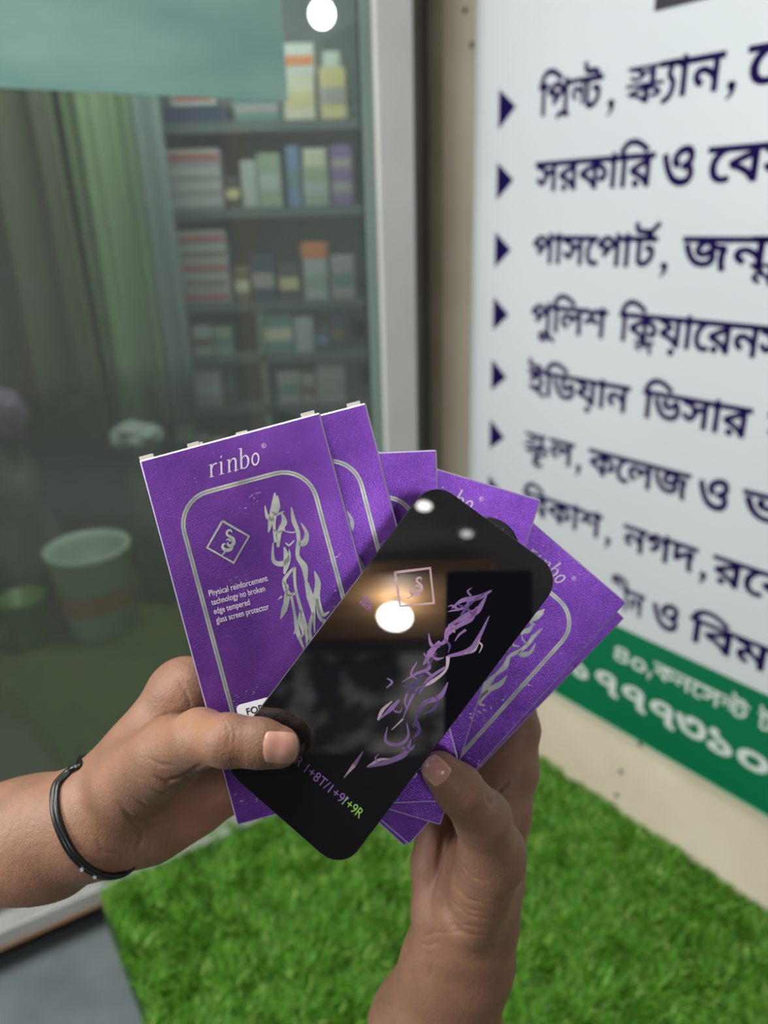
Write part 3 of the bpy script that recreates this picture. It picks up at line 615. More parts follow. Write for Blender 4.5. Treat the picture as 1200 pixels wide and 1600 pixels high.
# ------------------------------------------------------------------ hands: one blended skin surface each
def P3(x, y, d): return np.array([(x - 600) / FPX * d, (y - 800) / FPX * d, d])
class Flesh:
    """tapered limbs blended into one smooth field; joints are (photo x, photo y, distance, radius in photo pixels)"""
    def __init__(s, caps, lo, hi, g=.00105):
        s.caps = []
        for a, b, k, fz in caps:
            s.caps.append((P3(*a[:3]), P3(*b[:3]), a[3] * a[2] / FPX, b[3] * b[2] / FPX, k, fz))
        s.g = g; s.lo = np.array(lo); n = np.ceil((np.array(hi) - s.lo) / g).astype(int); s.n = n
        F = np.full(tuple(n), .03, np.float32)
        for A, B, ra, rb, k, fz in s.caps:
            m = max(ra, rb) + .016
            i0 = np.clip(((np.minimum(A, B) - m - s.lo) / g).astype(int), 0, n - 1); i1 = np.clip(((np.maximum(A, B) + m - s.lo) / g).astype(int) + 1, 1, n)
            if (i1 <= i0).any(): continue
            sl = tuple(slice(a, b) for a, b in zip(i0, i1))
            ax = [(s.lo[i] + g * np.arange(i0[i], i1[i])).astype(np.float32) for i in range(3)]
            X, Y, Z = np.meshgrid(*ax, indexing='ij', sparse=True)
            d = s.cap(X, Y, Z, A, B, ra, rb, fz); f = F[sl]
            h = np.clip(.5 + .5 * (f - d) / k, 0, 1); F[sl] = f * (1 - h) + d * h - k * h * (1 - h)
        s.F = F
    @staticmethod
    def cap(X, Y, Z, A, B, ra, rb, fz):
        v = B - A; q = float(v @ v) + 1e-12
        t = np.clip(((X - A[0]) * v[0] + (Y - A[1]) * v[1] + (Z - A[2]) * v[2]) / q, 0, 1)
        return (np.sqrt((X - A[0] - t * v[0]) ** 2 + (Y - A[1] - t * v[1]) ** 2 + ((Z - A[2] - t * v[2]) / fz) ** 2) - (ra + (rb - ra) * t)) * min(1, fz)
    def sample(s, P):
        q = (P - s.lo) / s.g; i = np.clip(np.floor(q).astype(int), 0, s.n - 2); f = np.clip(q - i, 0, 1); r = 0
        for a in (0, 1):
            for b in (0, 1):
                for c in (0, 1):
                    w = (f[:, 0] if a else 1 - f[:, 0]) * (f[:, 1] if b else 1 - f[:, 1]) * (f[:, 2] if c else 1 - f[:, 2])
                    r = r + w * s.F[i[:, 0] + a, i[:, 1] + b, i[:, 2] + c]
        return r
    def surface_at(s, px, py, d0=.25, d1=.47, step=.0006):
        r = np.array([(px - 600) / FPX, (py - 800) / FPX, 1.]); D = np.arange(d0, d1, step); v = s.sample(r[None] * D[:, None]); k = np.nonzero(v < 0)[0]
        if not len(k) or k[0] == 0: return None
        i = k[0]; d = D[i - 1] + step * v[i - 1] / (v[i - 1] - v[i] + 1e-9); return r * d
    def normal(s, P):
        e = .0012; N = np.stack([s.sample(P + np.eye(3)[i] * e) - s.sample(P - np.eye(3)[i] * e) for i in range(3)], 1)
        return N / (np.linalg.norm(N, axis=1)[:, None] + 1e-9)
    def mesh(s):
        F = s.F; I = F < 0; n = F.shape
        c = np.zeros(tuple(k - 1 for k in n), int)
        for a in (0, 1):
            for b in (0, 1):
                for d in (0, 1): c += I[a:n[0] - 1 + a, b:n[1] - 1 + b, d:n[2] - 1 + d]
        act = (c > 0) & (c < 8); idx = np.full(act.shape, -1); cells = np.argwhere(act); idx[act] = np.arange(len(cells))
        acc = np.zeros((len(cells), 3)); cnt = np.zeros(len(cells))
        for ax in range(3):
            for u in (0, 1):
                for v in (0, 1):
                    o = [0, 0, 0]; o2 = [(ax + 1) % 3, (ax + 2) % 3]; o[o2[0]] = u; o[o2[1]] = v; p = list(o); p[ax] = 1
                    f0 = F[cells[:, 0] + o[0], cells[:, 1] + o[1], cells[:, 2] + o[2]]; f1 = F[cells[:, 0] + p[0], cells[:, 1] + p[1], cells[:, 2] + p[2]]
                    m = (f0 < 0) != (f1 < 0); t = np.where(m, f0 / (f0 - f1 + 1e-12), 0); q = np.array(o, float)[None].repeat(len(cells), 0); q[:, ax] += t
                    acc += q * m[:, None]; cnt += m
        V = s.lo + s.g * (cells + acc / cnt[:, None]); quads = []
        for ax in range(3):
            b, d = (ax + 1) % 3, (ax + 2) % 3; sl0 = [slice(1, n[k] - 1) for k in range(3)]; sl1 = list(sl0)
            sl0[ax] = slice(0, n[ax] - 1); sl1[ax] = slice(1, n[ax]); f0, f1 = I[tuple(sl0)], I[tuple(sl1)]
            for flip in (0, 1):
                e = np.argwhere((f0 & ~f1) if flip == 0 else (~f0 & f1)); e = e + np.array([0 if k == ax else 1 for k in range(3)])
                if not len(e): continue
                def g_(du, dv):
                    q = e.copy(); q[:, b] -= du; q[:, d] -= dv; return idx[q[:, 0], q[:, 1], q[:, 2]]
                Q = np.stack([g_(0, 0), g_(1, 0), g_(1, 1), g_(0, 1)], 1); quads.append(Q if flip == 0 else Q[:, ::-1])
        Q = np.concatenate(quads)
        for _ in range(2):                                           # light smoothing
            a = np.zeros_like(V); w = np.zeros(len(V))
            for k in range(4):
                for j in ((k + 1) % 4,):
                    np.add.at(a, Q[:, k], V[Q[:, j]]); np.add.at(w, Q[:, k], 1); np.add.at(a, Q[:, j], V[Q[:, k]]); np.add.at(w, Q[:, j], 1)
            V = V * .5 + .5 * a / w[:, None]
        return V, Q
def crease(V, N, lines):
    x = 600 + FPX * V[:, 0] / V[:, 2]; y = 800 + FPX * V[:, 1] / V[:, 2]; front = np.clip(-N[:, 2] * 3, 0, 1); disp = np.zeros(len(V))
    for pts, amp, wid in lines:
        pts = np.array(pts, float); best = np.full(len(V), 1e9); tt = np.zeros(len(V)); n = len(pts) - 1
        for i in range(n):
            a, b = pts[i], pts[i + 1]; v = b - a; q = v @ v; t = np.clip(((x - a[0]) * v[0] + (y - a[1]) * v[1]) / q, 0, 1); d = np.hypot(x - a[0] - t * v[0], y - a[1] - t * v[1])
            m = d < best; best[m] = d[m]; tt[m] = (i + t[m]) / n
        disp += 1.45 * amp * .001 * np.exp(-(best / wid) ** 2) * np.clip(4 * tt * (1 - tt) + .1, 0, 1) * front
    return disp
skin = new_mat('brown_skin', (.30, .145, .08), .56)
def setup_skin(m):
    nt = m.node_tree; N = nt.nodes; L = nt.links; b = N['Principled BSDF']
    tc = N.new('ShaderNodeTexCoord'); at = N.new('ShaderNodeAttribute'); at.attribute_name = 'pigment_and_shade'
    n1 = N.new('ShaderNodeTexNoise'); n1.inputs['Scale'].default_value = 55; n1.inputs['Detail'].default_value = 6; L.new(tc.outputs['Object'], n1.inputs['Vector'])
    mr = N.new('ShaderNodeMapRange'); mr.inputs[1].default_value = .3; mr.inputs[2].default_value = .7; mr.inputs[3].default_value = .84; mr.inputs[4].default_value = 1.14; L.new(n1.outputs['Fac'], mr.inputs[0])
    vm = N.new('ShaderNodeVectorMath'); vm.operation = 'SCALE'; L.new(at.outputs['Color'], vm.inputs[0]); L.new(mr.outputs[0], vm.inputs['Scale']); L.new(vm.outputs[0], b.inputs['Base Color'])
    b.inputs['Subsurface Weight'].default_value = .12; b.inputs['Subsurface Scale'].default_value = .006; b.inputs['Subsurface Radius'].default_value = (1, .35, .2)
    n2 = N.new('ShaderNodeTexVoronoi'); n2.inputs['Scale'].default_value = 900; L.new(tc.outputs['Object'], n2.inputs['Vector'])
    n3 = N.new('ShaderNodeTexNoise'); n3.inputs['Scale'].default_value = 260; n3.inputs['Detail'].default_value = 5; L.new(tc.outputs['Object'], n3.inputs['Vector'])
    b1_ = N.new('ShaderNodeBump'); b1_.inputs['Strength'].default_value = .35; b1_.inputs['Distance'].default_value = .0004; L.new(n2.outputs['Distance'], b1_.inputs['Height'])
    b2_ = N.new('ShaderNodeBump'); b2_.inputs['Strength'].default_value = .55; b2_.inputs['Distance'].default_value = .0008; L.new(n3.outputs['Fac'], b2_.inputs['Height']); L.new(b1_.outputs[0], b2_.inputs['Normal'])
    L.new(b2_.outputs[0], b.inputs['Normal'])
setup_skin(skin)
nailm = noise_color(new_mat('fingernail', rough=.28), (.50, .25, .19), (.60, .33, .26), 120, 2)
nailtip = new_mat('nail_free_edge', (.55, .42, .30), .4)
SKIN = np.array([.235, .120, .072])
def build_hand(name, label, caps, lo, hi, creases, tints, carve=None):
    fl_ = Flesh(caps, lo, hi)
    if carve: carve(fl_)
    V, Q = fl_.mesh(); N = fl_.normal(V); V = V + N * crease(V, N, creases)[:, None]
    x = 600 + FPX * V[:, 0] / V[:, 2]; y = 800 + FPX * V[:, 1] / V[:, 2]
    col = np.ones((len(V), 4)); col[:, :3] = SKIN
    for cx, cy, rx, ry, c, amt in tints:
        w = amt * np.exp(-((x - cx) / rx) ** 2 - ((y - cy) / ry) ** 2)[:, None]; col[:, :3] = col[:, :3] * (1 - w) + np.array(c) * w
    root = empty(name, mat=C2W @ Matrix.Translation(Vector(P3(*caps[0][1][:3])))); tag(root, label, 'hand')
    org = P3(*caps[0][1][:3])
    me = bpy.data.meshes.new('skin'); V2 = V - org; me.vertices.add(len(V2)); me.vertices.foreach_set('co', V2.ravel())
    me.loops.add(Q.size); me.loops.foreach_set('vertex_index', Q.ravel()); me.polygons.add(len(Q))
    me.polygons.foreach_set('loop_start', np.arange(len(Q)) * 4); me.polygons.foreach_set('loop_total', np.full(len(Q), 4)); me.update(calc_edges=True); me.validate()
    me.polygons.foreach_set('use_smooth', [True] * len(me.polygons)); me.materials.append(skin)
    at = me.color_attributes.new('pigment_and_shade', 'FLOAT_COLOR', 'POINT'); at.data.foreach_set('color', col.ravel())
    o = bpy.data.objects.new('skin', me); COL.objects.link(o); o.parent = root
    return root, fl_, org
def nail(root, fl_, org, c, ax, L_, W_, name='thumbnail', lift=.0005):
    """nail plate draped on the finger: centre px, axis towards the tip, half length, half width in px"""
    ax = Vector(ax).normalized(); pr = Vector((-ax.y, ax.x)); nu, nv = 17, 13; grid = []; ok = []
    for i in range(nu):
        for j in range(nv):
            u = -1 + 2 * i / (nu - 1); v = -1 + 2 * j / (nv - 1)
            w = W_ * (1 - .10 * max(u, 0) ** 2 - .04 * max(-u, 0)); uu = u * (1 - .30 * v * v if u > 0 else 1 - .22 * v * v)
            p = Vector(c) + ax * (uu * L_) + pr * (v * w); q = fl_.surface_at(p.x, p.y); grid.append(q)
    good = [g for g in grid if g is not None]
    if not good: return
    G = []
    for k, g in enumerate(grid):
        if g is None: g = min(good, key=lambda h: abs(h[0] - (G[-1][0] if G else 0)) + abs(h[1] - (G[-1][1] if G else 0)))
        G.append(g)
    G = np.array(G); Nn = fl_.normal(G); N0 = Nn.mean(0); N0 /= np.linalg.norm(N0)
    edge = np.array([max(abs(-1 + 2 * i / (nu - 1)), abs(-1 + 2 * j / (nv - 1))) for i in range(nu) for j in range(nv)])
    G = G + Nn * (lift * (1 - edge ** 6) - .0002 * edge ** 6)[:, None] - org
    f = [(i * nv + j, i * nv + j + 1, (i + 1) * nv + j + 1, (i + 1) * nv + j) for i in range(nu - 1) for j in range(nv - 1)]
    o = mesh_obj(name, G, f, nailm, root, True); o.data.materials.append(nailtip)
    for k, pg in enumerate(o.data.polygons):
        if k // (nv - 1) >= nu - 3: pg.material_index = 1
    return o

LC = [((-140,1352,.435,108),(60,1312,.418,93),.004,.85), ((60,1312,.418,93),(150,1278,.408,80),.010,.85), ((150,1278,.408,80),(215,1222,.404,76),.010,.75),
      ((215,1215,.404,72),(282,1098,.408,58),.010,.75), ((150,1290,.404,66),(232,1278,.412,62),.010,.8), ((232,1278,.412,62),(292,1250,.420,58),.010,.8),
      ((292,1235,.422,56),(345,1222,.428,48),.012,.8), ((250,1180,.408,64),(310,1160,.418,60),.010,.8),
      ((205,1225,.388,60),(262,1178,.362,52),.012,1), ((262,1178,.362,50),(312,1154,.337,43),.010,1), ((312,1153,.336,42),(356,1157,.3198,39.5),.006,1),
      ((356,1157,.3198,39),(405,1161,.3190,36.5),.004,1), ((405,1161,.3190,36.5),(436,1167,.3192,33),.004,.92),
      ((294,1080,.408,53),(350,1062,.430,33),.008,1), ((350,1066,.430,31),(430,1048,.447,27),.005,1), ((430,1048,.447,27),(492,1052,.450,22),.004,1),
      ((335,1140,.430,38),(420,1115,.449,30),.006,1), ((420,1115,.449,30),(490,1108,.456,27),.004,1), ((490,1108,.456,27),(548,1116,.456,22),.004,1),
      ((345,1195,.432,36),(425,1180,.447,28),.006,1), ((425,1180,.447,28),(490,1176,.458,25),.004,1), ((490,1176,.458,25),(540,1184,.458,20),.004,1),
      ((345,1240,.432,30),(412,1238,.446,24),.006,1), ((412,1238,.446,24),(462,1238,.450,21),.004,1), ((462,1238,.450,21),(500,1240,.449,17),.004,1)]
LCR = [([(185,1255),(205,1278),(235,1283),(262,1272),(285,1255)],-1.0,3.0), ([(190,1268),(212,1290),(240,1294),(262,1286)],-.5,2.2), ([(205,1243),(232,1262),(262,1256),(285,1240)],-.6,2.4),
       ([(240,1212),(262,1222),(290,1212),(318,1192)],-.9,3.0), ([(228,1228),(256,1240),(284,1230),(304,1214)],-.5,2.4), ([(212,1330),(222,1310),(218,1290)],-.5,3), ([(228,1182),(250,1195),(275,1196)],-.35,3),
       ([(352,1128),(358,1145),(356,1172)],-.35,1.8), ([(344,1130),(348,1148),(345,1170)],-.3,1.6), ([(364,1130),(368,1150),(365,1172)],-.3,1.6), ([(276,1060),(292,1085),(300,1110)],-.5,3),
       ([(230,1130),(262,1116),(296,1112)],-.4,3), ([(150,1310),(160,1330),(200,1338)],-.3,2.5), ([(244,1140),(240,1160)],-.25,3)]
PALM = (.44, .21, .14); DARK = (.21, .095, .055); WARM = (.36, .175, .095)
LT = [(310,1250,60,45,PALM,.7), (290,1290,60,30,PALM,.5), (356,1152,26,30,DARK,.30), (290,1080,30,40,PALM,.35), (455,1175,14,24,(.50,.30,.16),.5), (60,1400,200,60,DARK,.4), (235,1275,50,25,DARK,.25), (300,1130,60,30,WARM,.4)]  # wide DARK patch paints the forearm's underside shade into the skin
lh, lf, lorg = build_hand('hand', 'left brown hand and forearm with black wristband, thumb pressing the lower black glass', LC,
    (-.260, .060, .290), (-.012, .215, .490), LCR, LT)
nail(lh, lf, lorg, (439, 1168), (1, .04), 30, 27)

RC = [((660,1760,.500,112),(679,1610,.482,97),.004,.85), ((679,1610,.482,97),(716,1500,.462,80),.012,.85), ((716,1500,.462,80),(733,1440,.452,72),.012,.8),
      ((733,1440,.450,70),(752,1370,.446,62),.010,.8), ((752,1370,.448,60),(776,1270,.456,50),.010,.8), ((776,1270,.456,48),(796,1205,.462,42),.008,.9),
      ((740,1425,.430,50),(768,1335,.400,50),.012,1), ((768,1335,.400,49),(754,1278,.378,43),.008,1), ((754,1278,.378,42),(716,1232,.3585,37),.005,1),
      ((716,1232,.3585,37),(688,1204,.3548,30),.004,.9),
      ((700,1470,.452,44),(680,1425,.454,36),.008,1), ((680,1425,.454,36),(674,1350,.460,32),.003,1), ((674,1350,.460,32),(684,1295,.466,33),.003,1),
      ((716,1400,.478,48),(730,1300,.484,46),.012,.8), ((730,1300,.484,46),(740,1230,.476,44),.012,.8),
      ((798,1198,.462,40),(812,1140,.466,31),.008,1), ((812,1140,.466,31),(800,1060,.468,29),.004,1), ((800,1060,.468,28),(775,1000,.462,23),.004,1),
      ((765,1200,.474,36),(760,1120,.478,31),.006,1), ((760,1120,.478,30),(738,1040,.476,27),.004,1), ((738,1040,.476,27),(718,985,.470,22),.004,1),
      ((725,1215,.480,34),(710,1135,.484,29),.006,1), ((710,1135,.484,28),(690,1060,.480,25),.004,1), ((690,1060,.480,25),(672,1010,.474,20),.004,1),
      ((695,1260,.476,30),(672,1190,.484,25),.006,1), ((672,1190,.484,24),(655,1130,.480,21),.004,1), ((655,1130,.480,21),(645,1090,.474,18),.004,1)]
RCR = [([(694,1300),(690,1350),(688,1400),(704,1448),(728,1466)],-3.0,7), ([(712,1325),(718,1350),(740,1372),(765,1380)],-.6,2.6), ([(698,1340),(704,1378),(728,1405),(765,1415)],-.7,2.6),
       ([(692,1370),(704,1408),(732,1432),(766,1438)],-.7,2.4), ([(700,1420),(722,1446),(760,1452)],-.6,2.2), ([(652,1468),(680,1456),(700,1458),(740,1462),(798,1464)],-.6,2.2), ([(712,1408),(735,1422),(762,1427)],-.4,2),
       ([(700,1300),(706,1320),(712,1340)],-.6,3), ([(700,1262),(722,1240),(735,1222)],-.4,2.0), ([(706,1270),(730,1250),(742,1232)],-.3,1.8), ([(764,1224),(762,1244),(770,1262)],-1.2,4), ([(770,1262),(782,1232),(796,1222)],-.7,3),
       ([(650,1472),(668,1478),(690,1472)],-.5,2.5), ([(660,1480),(678,1500),(672,1530)],-.25,4), ([(778,1185),(795,1178),(812,1182)],-.5,2.5), ([(720,1500),(760,1503),(800,1500)],-.15,3)]
RT = [(665,1420,34,70,PALM,.35), (735,1238,22,26,WARM,.4), (700,1520,60,80,WARM,.2), (700,1230,24,30,WARM,.3), (760,1200,40,30,WARM,.2), (690,1330,22,70,DARK,.4)]  # last patch paints the palm crease shadow into the skin
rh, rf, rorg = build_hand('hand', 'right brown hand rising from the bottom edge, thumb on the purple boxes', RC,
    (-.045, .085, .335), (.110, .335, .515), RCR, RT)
nail(rh, rf, rorg, (680, 1203), (-.62, -.60), 24, 21)

# thin black rubber wristband on the left wrist
def band():
    front = [(121,1190),(105,1200),(89,1224),(85,1248),(88,1275),(97,1302),(112,1330),(133,1353),(158,1366),(182,1367),(198,1360),(206,1347)]
    F_ = []; last = None
    for i, (x, y) in enumerate(front):
        q = lf.surface_at(x + (3 if i < 2 else 0), y + (4 if i < 2 else 0))
        if q is None: q = P3(x, y, .412 if last is None else .402)
        elif i > 9: q = P3(x, y, .400)
        else: q = q - np.array([0, 0, .0015])
        last = q; F_.append(q)
    F_ = np.array(F_); d = F_[:, 2].copy(); d = np.convolve(np.pad(d, 1, 'edge'), [.25, .5, .25], 'valid'); F_ = F_ * (d / F_[:, 2])[:, None]
    B_ = [P3(x, y, dd) for x, y, dd in ((196,1338,.425),(172,1330,.452),(150,1300,.462),(131,1262,.460),(132,1200,.446),(127,1184,.424))]
    pts = list(F_) + B_; n = len(pts); Q = []
    for i in range(n):
        p0, p1, p2, p3 = pts[i - 1], pts[i], pts[(i + 1) % n], pts[(i + 2) % n]
        for k in range(5):
            t = k / 5; Q.append(.5 * ((2 * p1) + (p2 - p0) * t + (2 * p0 - 5 * p1 + 4 * p2 - p3) * t * t + (3 * p1 - p0 - 3 * p2 + p3) * t ** 3))
    m = new_mat('black_rubber', (.006, .006, .007), .32); root = None
    bm = bmesh.new(); add_tube(bm, [Vector(q - lorg) for q in Q], .00185, 8, True)
    add_tube(bm, [Vector(q - lorg + np.array([.0021, -.0006, -.0006])) for q in Q], .0016, 8, True)
    o = bm_obj('wristband', bm, m, lh, True)
    bm = bmesh.new()
    for x, y in ((134,1352),(152,1361)):
        i = int(np.argmin([np.hypot(600 + FPX * q[0] / q[2] - x, 800 + FPX * q[1] / q[2] - y) for q in Q])); q = Q[i] - lorg
        add_lathe(bm, [(.0010, -.0030), (.0010, -.0008)], 10, Matrix.Translation(Vector(q)))
    s_ = bm_obj('stud', bm, new_mat('silver_stud', (.6, .58, .58), .3, .6), o)
band()

# ------------------------------------------------------------------ inside the shop: shelving with goods
YS = 2.80
def zy(px, py, Y=YS): p = on_y(px, py, Y); return p.x, p.z
SH = [zy(480, y)[1] for y in (203, 330, 468, 556, 640)]      # shelf tops
SH = [1.645, 1.375, 1.055, .865, .67, .42]
shelfm = noise_color(new_mat('dark_shelf_board', rough=.5), (.07, .09, .09), (.12, .145, .145), 4, 3)
sidem = new_mat('grey_green_shelf_post', (.20, .24, .22), .5)
unit = empty('shelving_unit', (-.42, YS + .16, 0)); tag(unit, 'tall dark shelving unit full of goods behind the glass', 'shelf')
for zz in SH + [.12]:
    box_obj('shelf_board', (-.47, -.16, zz - .032), (.47, .16, zz), shelfm, unit)
box_obj('side_panel', (-.49, -.16, 0.0), (-.47, .16, 2.3), sidem, unit); box_obj('side_panel', (.47, -.16, 0.0), (.49, .16, 2.3), sidem, unit)
box_obj('back_panel', (-.47, .145, 0.0), (.47, .16, 2.3), M['backdark'], unit); box_obj('divider', (-.03, -.16, .12), (-.01, .1, 1.02), sidem, unit)
_pm = {}; _key = {}
def colmat(c, r=.5):
    k = tuple(round(v, 2) for v in c)
    if k not in _pm: _pm[k] = new_mat('packaging', c, r)
    return _pm[k]
CN = {'pink grey': (.40, .34, .34), 'pale grey': (.45, .47, .46), 'white': (.62, .62, .58), 'blue': (.16, .24, .42), 'purple': (.24, .12, .36), 'sage green': (.32, .38, .28), 'orange': (.75, .22, .06),
      'red': (.45, .07, .07), 'yellow': (.66, .54, .26), 'navy': (.03, .04, .10), 'teal': (.12, .25, .26), 'brown': (.20, .12, .08), 'cream': (.65, .60, .45), 'charcoal': (.06, .06, .065)}
shelfname = ['top', 'second', 'third', 'fourth', 'fifth', 'lowest']; used_lab = {}
def uniq(lab):
    used_lab[lab] = used_lab.get(lab, 0) + 1; return used_lab[lab]
ORD = ['first', 'second', 'third', 'fourth', 'fifth', 'sixth', 'seventh', 'eighth', 'ninth', 'tenth']
def carton(x0, x1, z0, h, cname, band, si, y0=None, dep=.14, desc='box', near=''):
    w = x1 - x0; y0 = YS + .01 if y0 is None else y0
    root = empty('product_box', ((x0 + x1) / 2, y0 + dep / 2, z0))
    box_obj('carton', (-w / 2, -dep / 2, 0), (w / 2, dep / 2, h), colmat(CN[cname]), root, .002)
    if band:
        box_obj('label_band', (-w / 2 * .92, -dep / 2 - .0012, h * .3), (w / 2 * .92, -dep / 2 + .001, h * .62), colmat(CN[band]), root)
    _key[root.name] = (cname, band or '', si); return root
goods = []
def g(*a, **k): goods.append(carton(*a, **k))
# goods the photograph shows clearly (left edge, right edge in photo px at the shelf front)
def gp(px0, px1, si, h, c, b=None, z=0, **k):
    g(zy(px0, 300)[0], zy(px1, 300)[0], SH[si] + z + .001, h, c, b, si, **k)
gp(452, 500, 0, .13, 'cream', 'yellow'); gp(456, 502, 0, .09, 'white', 'orange', z=.131); gp(508, 547, 0, .15, 'yellow', 'pink grey'); gp(515, 540, 0, .045, 'white', None, z=.151)
gp(450, 470, 1, .19, 'blue', 'teal'); gp(474, 514, 1, .12, 'sage green', 'pale grey'); gp(476, 512, 1, .06, 'cream', None, z=.121)
for k in range(5): gp(519, 551, 1, .036, ['purple', 'pink grey'][k % 2], None, z=k * .038)
gp(404, 440, 1, .17, 'sage green', 'pale grey'); gp(378, 402, 1, .15, 'pale grey', None); gp(352, 374, 1, .10, 'charcoal', 'yellow')
for k in range(4): gp(264, 348, 1, .046, 'pink grey', 'red' if k == 3 else 'pale grey', z=k * .048)
gp(216, 258, 1, .22, 'pale grey', 'blue')
gp(268, 366, 0, .05, 'navy', None); gp(284, 350, 0, .04, 'white', 'red', z=.052); gp(376, 446, 0, .08, 'teal', 'pink grey')
for k in range(5): gp(266, 344, 2, .048, ['pink grey', 'pale grey'][k % 2], 'brown' if k % 2 else 'red', z=k * .05)
gp(466, 504, 2, .14, 'pale grey', 'sage green'); gp(464, 505, 2, .055, 'orange', None, z=.142); gp(424, 458, 2, .13, 'charcoal', 'yellow'); gp(380, 418, 2, .16, 'navy', 'pink grey'); gp(352, 376, 2, .12, 'brown', 'cream')
gp(510, 548, 2, .15, 'pink grey', 'teal'); gp(218, 256, 2, .17, 'teal', 'pale grey')
random.seed(11)
cyc = ['pink grey', 'pale grey', 'teal', 'charcoal', 'sage green', 'navy', 'pink grey', 'brown', 'pale grey', 'blue', 'teal', 'cream']
for si, hmax in ((3, .15), (4, .16), (5, .2)):
    x = 220
    while x < 540:
        w = random.choice((26, 34, 42, 52)); hh = random.uniform(.095, hmax)
        if x + w < 552 and not (350 < x + w and x < 392): gp(x, x + w - 3, si, hh, random.choice(cyc), random.choice(cyc))
        x += w
# names of place for every box: colours, shelf and order from the left
by = {}
for o in goods: by.setdefault(_key[o.name], []).append(o)
for (c, b, si), L_ in by.items():
    L_.sort(key=lambda o: (round(o.location.x, 2), o.location.z))
    for i, o in enumerate(L_):
        si = int(si); lab = f"{c} box" + (f" with {b} band" if b else "") + f" on the {shelfname[si]} shelf"
        if len(L_) > 1:
            samecol = abs(L_[0].location.x - L_[-1].location.x) < .02
            lab += (", " + (['bottom', 'second lowest', 'middle', 'second highest', 'top'][i if len(L_) == 5 else {2: (0, 4), 3: (0, 2, 4), 4: (0, 1, 3, 4)}.get(len(L_), (0, 1, 2, 3, 4))[i]]) + " of these in stack") if samecol else f", {ORD[i]} of these from left"
        tag(o, lab, 'box', f'packaged goods on the {shelfname[si]} shelf')

# glowing globe put in for a bright reflection on the shop glass
p = on_y(503, 22, 2.45); globem = emis('white_reflection_glow', (1, 1, .97), 14)
lamp = empty('reflection_globe', p); tag(lamp, 'round glowing white globe standing in for a reflection on the shop glass', 'lamp')
bm = bmesh.new(); add_lathe(bm, [(.035 * math.sin(PI * k / 14) + 1e-4, -.035 * math.cos(PI * k / 14)) for k in range(15)], 24); bm_obj('globe', bm, globem, lamp, True)
bm = bmesh.new(); add_lathe(bm, [(.014, .030), (.016, .034), (.016, .075), (.006, .085)], 16); bm_obj('socket', bm, M['cardboard'], lamp, True)
bm = bmesh.new(); add_tube(bm, [(0, 0, .08), (0, 0, 2.62 - p.z)], .003, 8); bm_obj('cord', bm, M['dark'], lamp)

# curtains at the left, inside
def curtain(x0, x1, y, z0, z1, mat, label, ph):
    nx, th = 90, .004; v = []; f = []
    for s_ in (0, 1):
        for i in range(nx + 1):
            x = x0 + (x1 - x0) * i / nx
            for j in range(9):
                zz = z0 + (z1 - z0) * j / 8; yy = y + .030 * math.sin(38 * x + ph + .3 * math.sin(3 * zz)) + .012 * math.sin(91 * x + ph) + s_ * th; v.append((x, yy, zz))
    n = (nx + 1) * 9
    for s_ in (0, 1):
        for i in range(nx):
            for j in range(8):
                a = s_ * n + i * 9 + j; q = (a, a + 9, a + 10, a + 1); f.append(q if s_ == 0 else q[::-1])
    for i in range(nx):
        f.append((i * 9, n + i * 9, n + i * 9 + 9, i * 9 + 9)); f.append((i * 9 + 8, i * 9 + 17, n + i * 9 + 17, n + i * 9 + 8))
    for j in range(8):
        f.append((j, j + 1, n + j + 1, n + j)); a = nx * 9 + j; f.append((a, n + a, n + a + 1, a + 1))
    o = mesh_obj('curtain', v, f, mat, None, True); return tag(o, label, 'curtain')
curtain(-1.90, -.985, 2.60, .62, 2.45, noise_color(new_mat('dark_olive_cloth', rough=.85), (.075, .075, .045), (.12, .125, .075), 4, 3, stretch=(4, 1, .2)), 'dark olive curtain hanging inside the glass at far left', 0)
curtain(-.98, -.762, 2.62, .66, 2.45, noise_color(new_mat('leaf_green_cloth', rough=.85), (.17, .24, .12), (.26, .34, .18), 4, 3, stretch=(4, 1, .2)), 'lighter green curtain between the olive curtain and the shelves', 1)
curtain(-.758, -.675, 2.64, .66, 2.45, noise_color(new_mat('grey_green_cloth', rough=.85), (.15, .20, .18), (.24, .29, .27), 4, 3, stretch=(4, 1, .2)), 'narrow grey green curtain beside the shelving unit', 2)

# bucket and bags on the shop floor
bk_ = empty('bucket', (-1.02, 2.30, 0)); tag(bk_, 'white plastic bucket with orange label standing on the olive floor behind glass', 'bucket')
bm = bmesh.new(); add_lathe(bm, [(.10, 0), (.106, .004), (.135, .30), (.142, .302), (.142, .322), (.131, .322), (.127, .29), (.098, .012), (.001, .010)], 40)
bm_obj('pail', bm, noise_color(new_mat('cloudy_white_plastic', rough=.4), (.50, .57, .47), (.60, .66, .56), 5, 2), bk_, True)
bm = bmesh.new(); add_lathe(bm, [(.1175, .105), (.1245, .175)], 40); bm.faces.ensure_lookup_table()
caps_ = [f for f in bm.faces if len(f.verts) > 4]; bmesh.ops.delete(bm, geom=caps_, context='FACES')
for v in bm.verts: v.co.x *= 1.004; v.co.y *= 1.004
bm_obj('label', bm, noise_color(new_mat('orange_label', rough=.45), (.48, .12, .03), (.58, .20, .06), 6, 2), bk_, True)
bm = bmesh.new(); add_tube(bm, [(.143 * math.cos(a), .143 * math.sin(a) * .6 - .05, .315 - .10 * math.sin(a) * 1) for a in [PI * k / 12 for k in range(13)]], .003, 8); bm_obj('handle', bm, M['dark'], bk_)
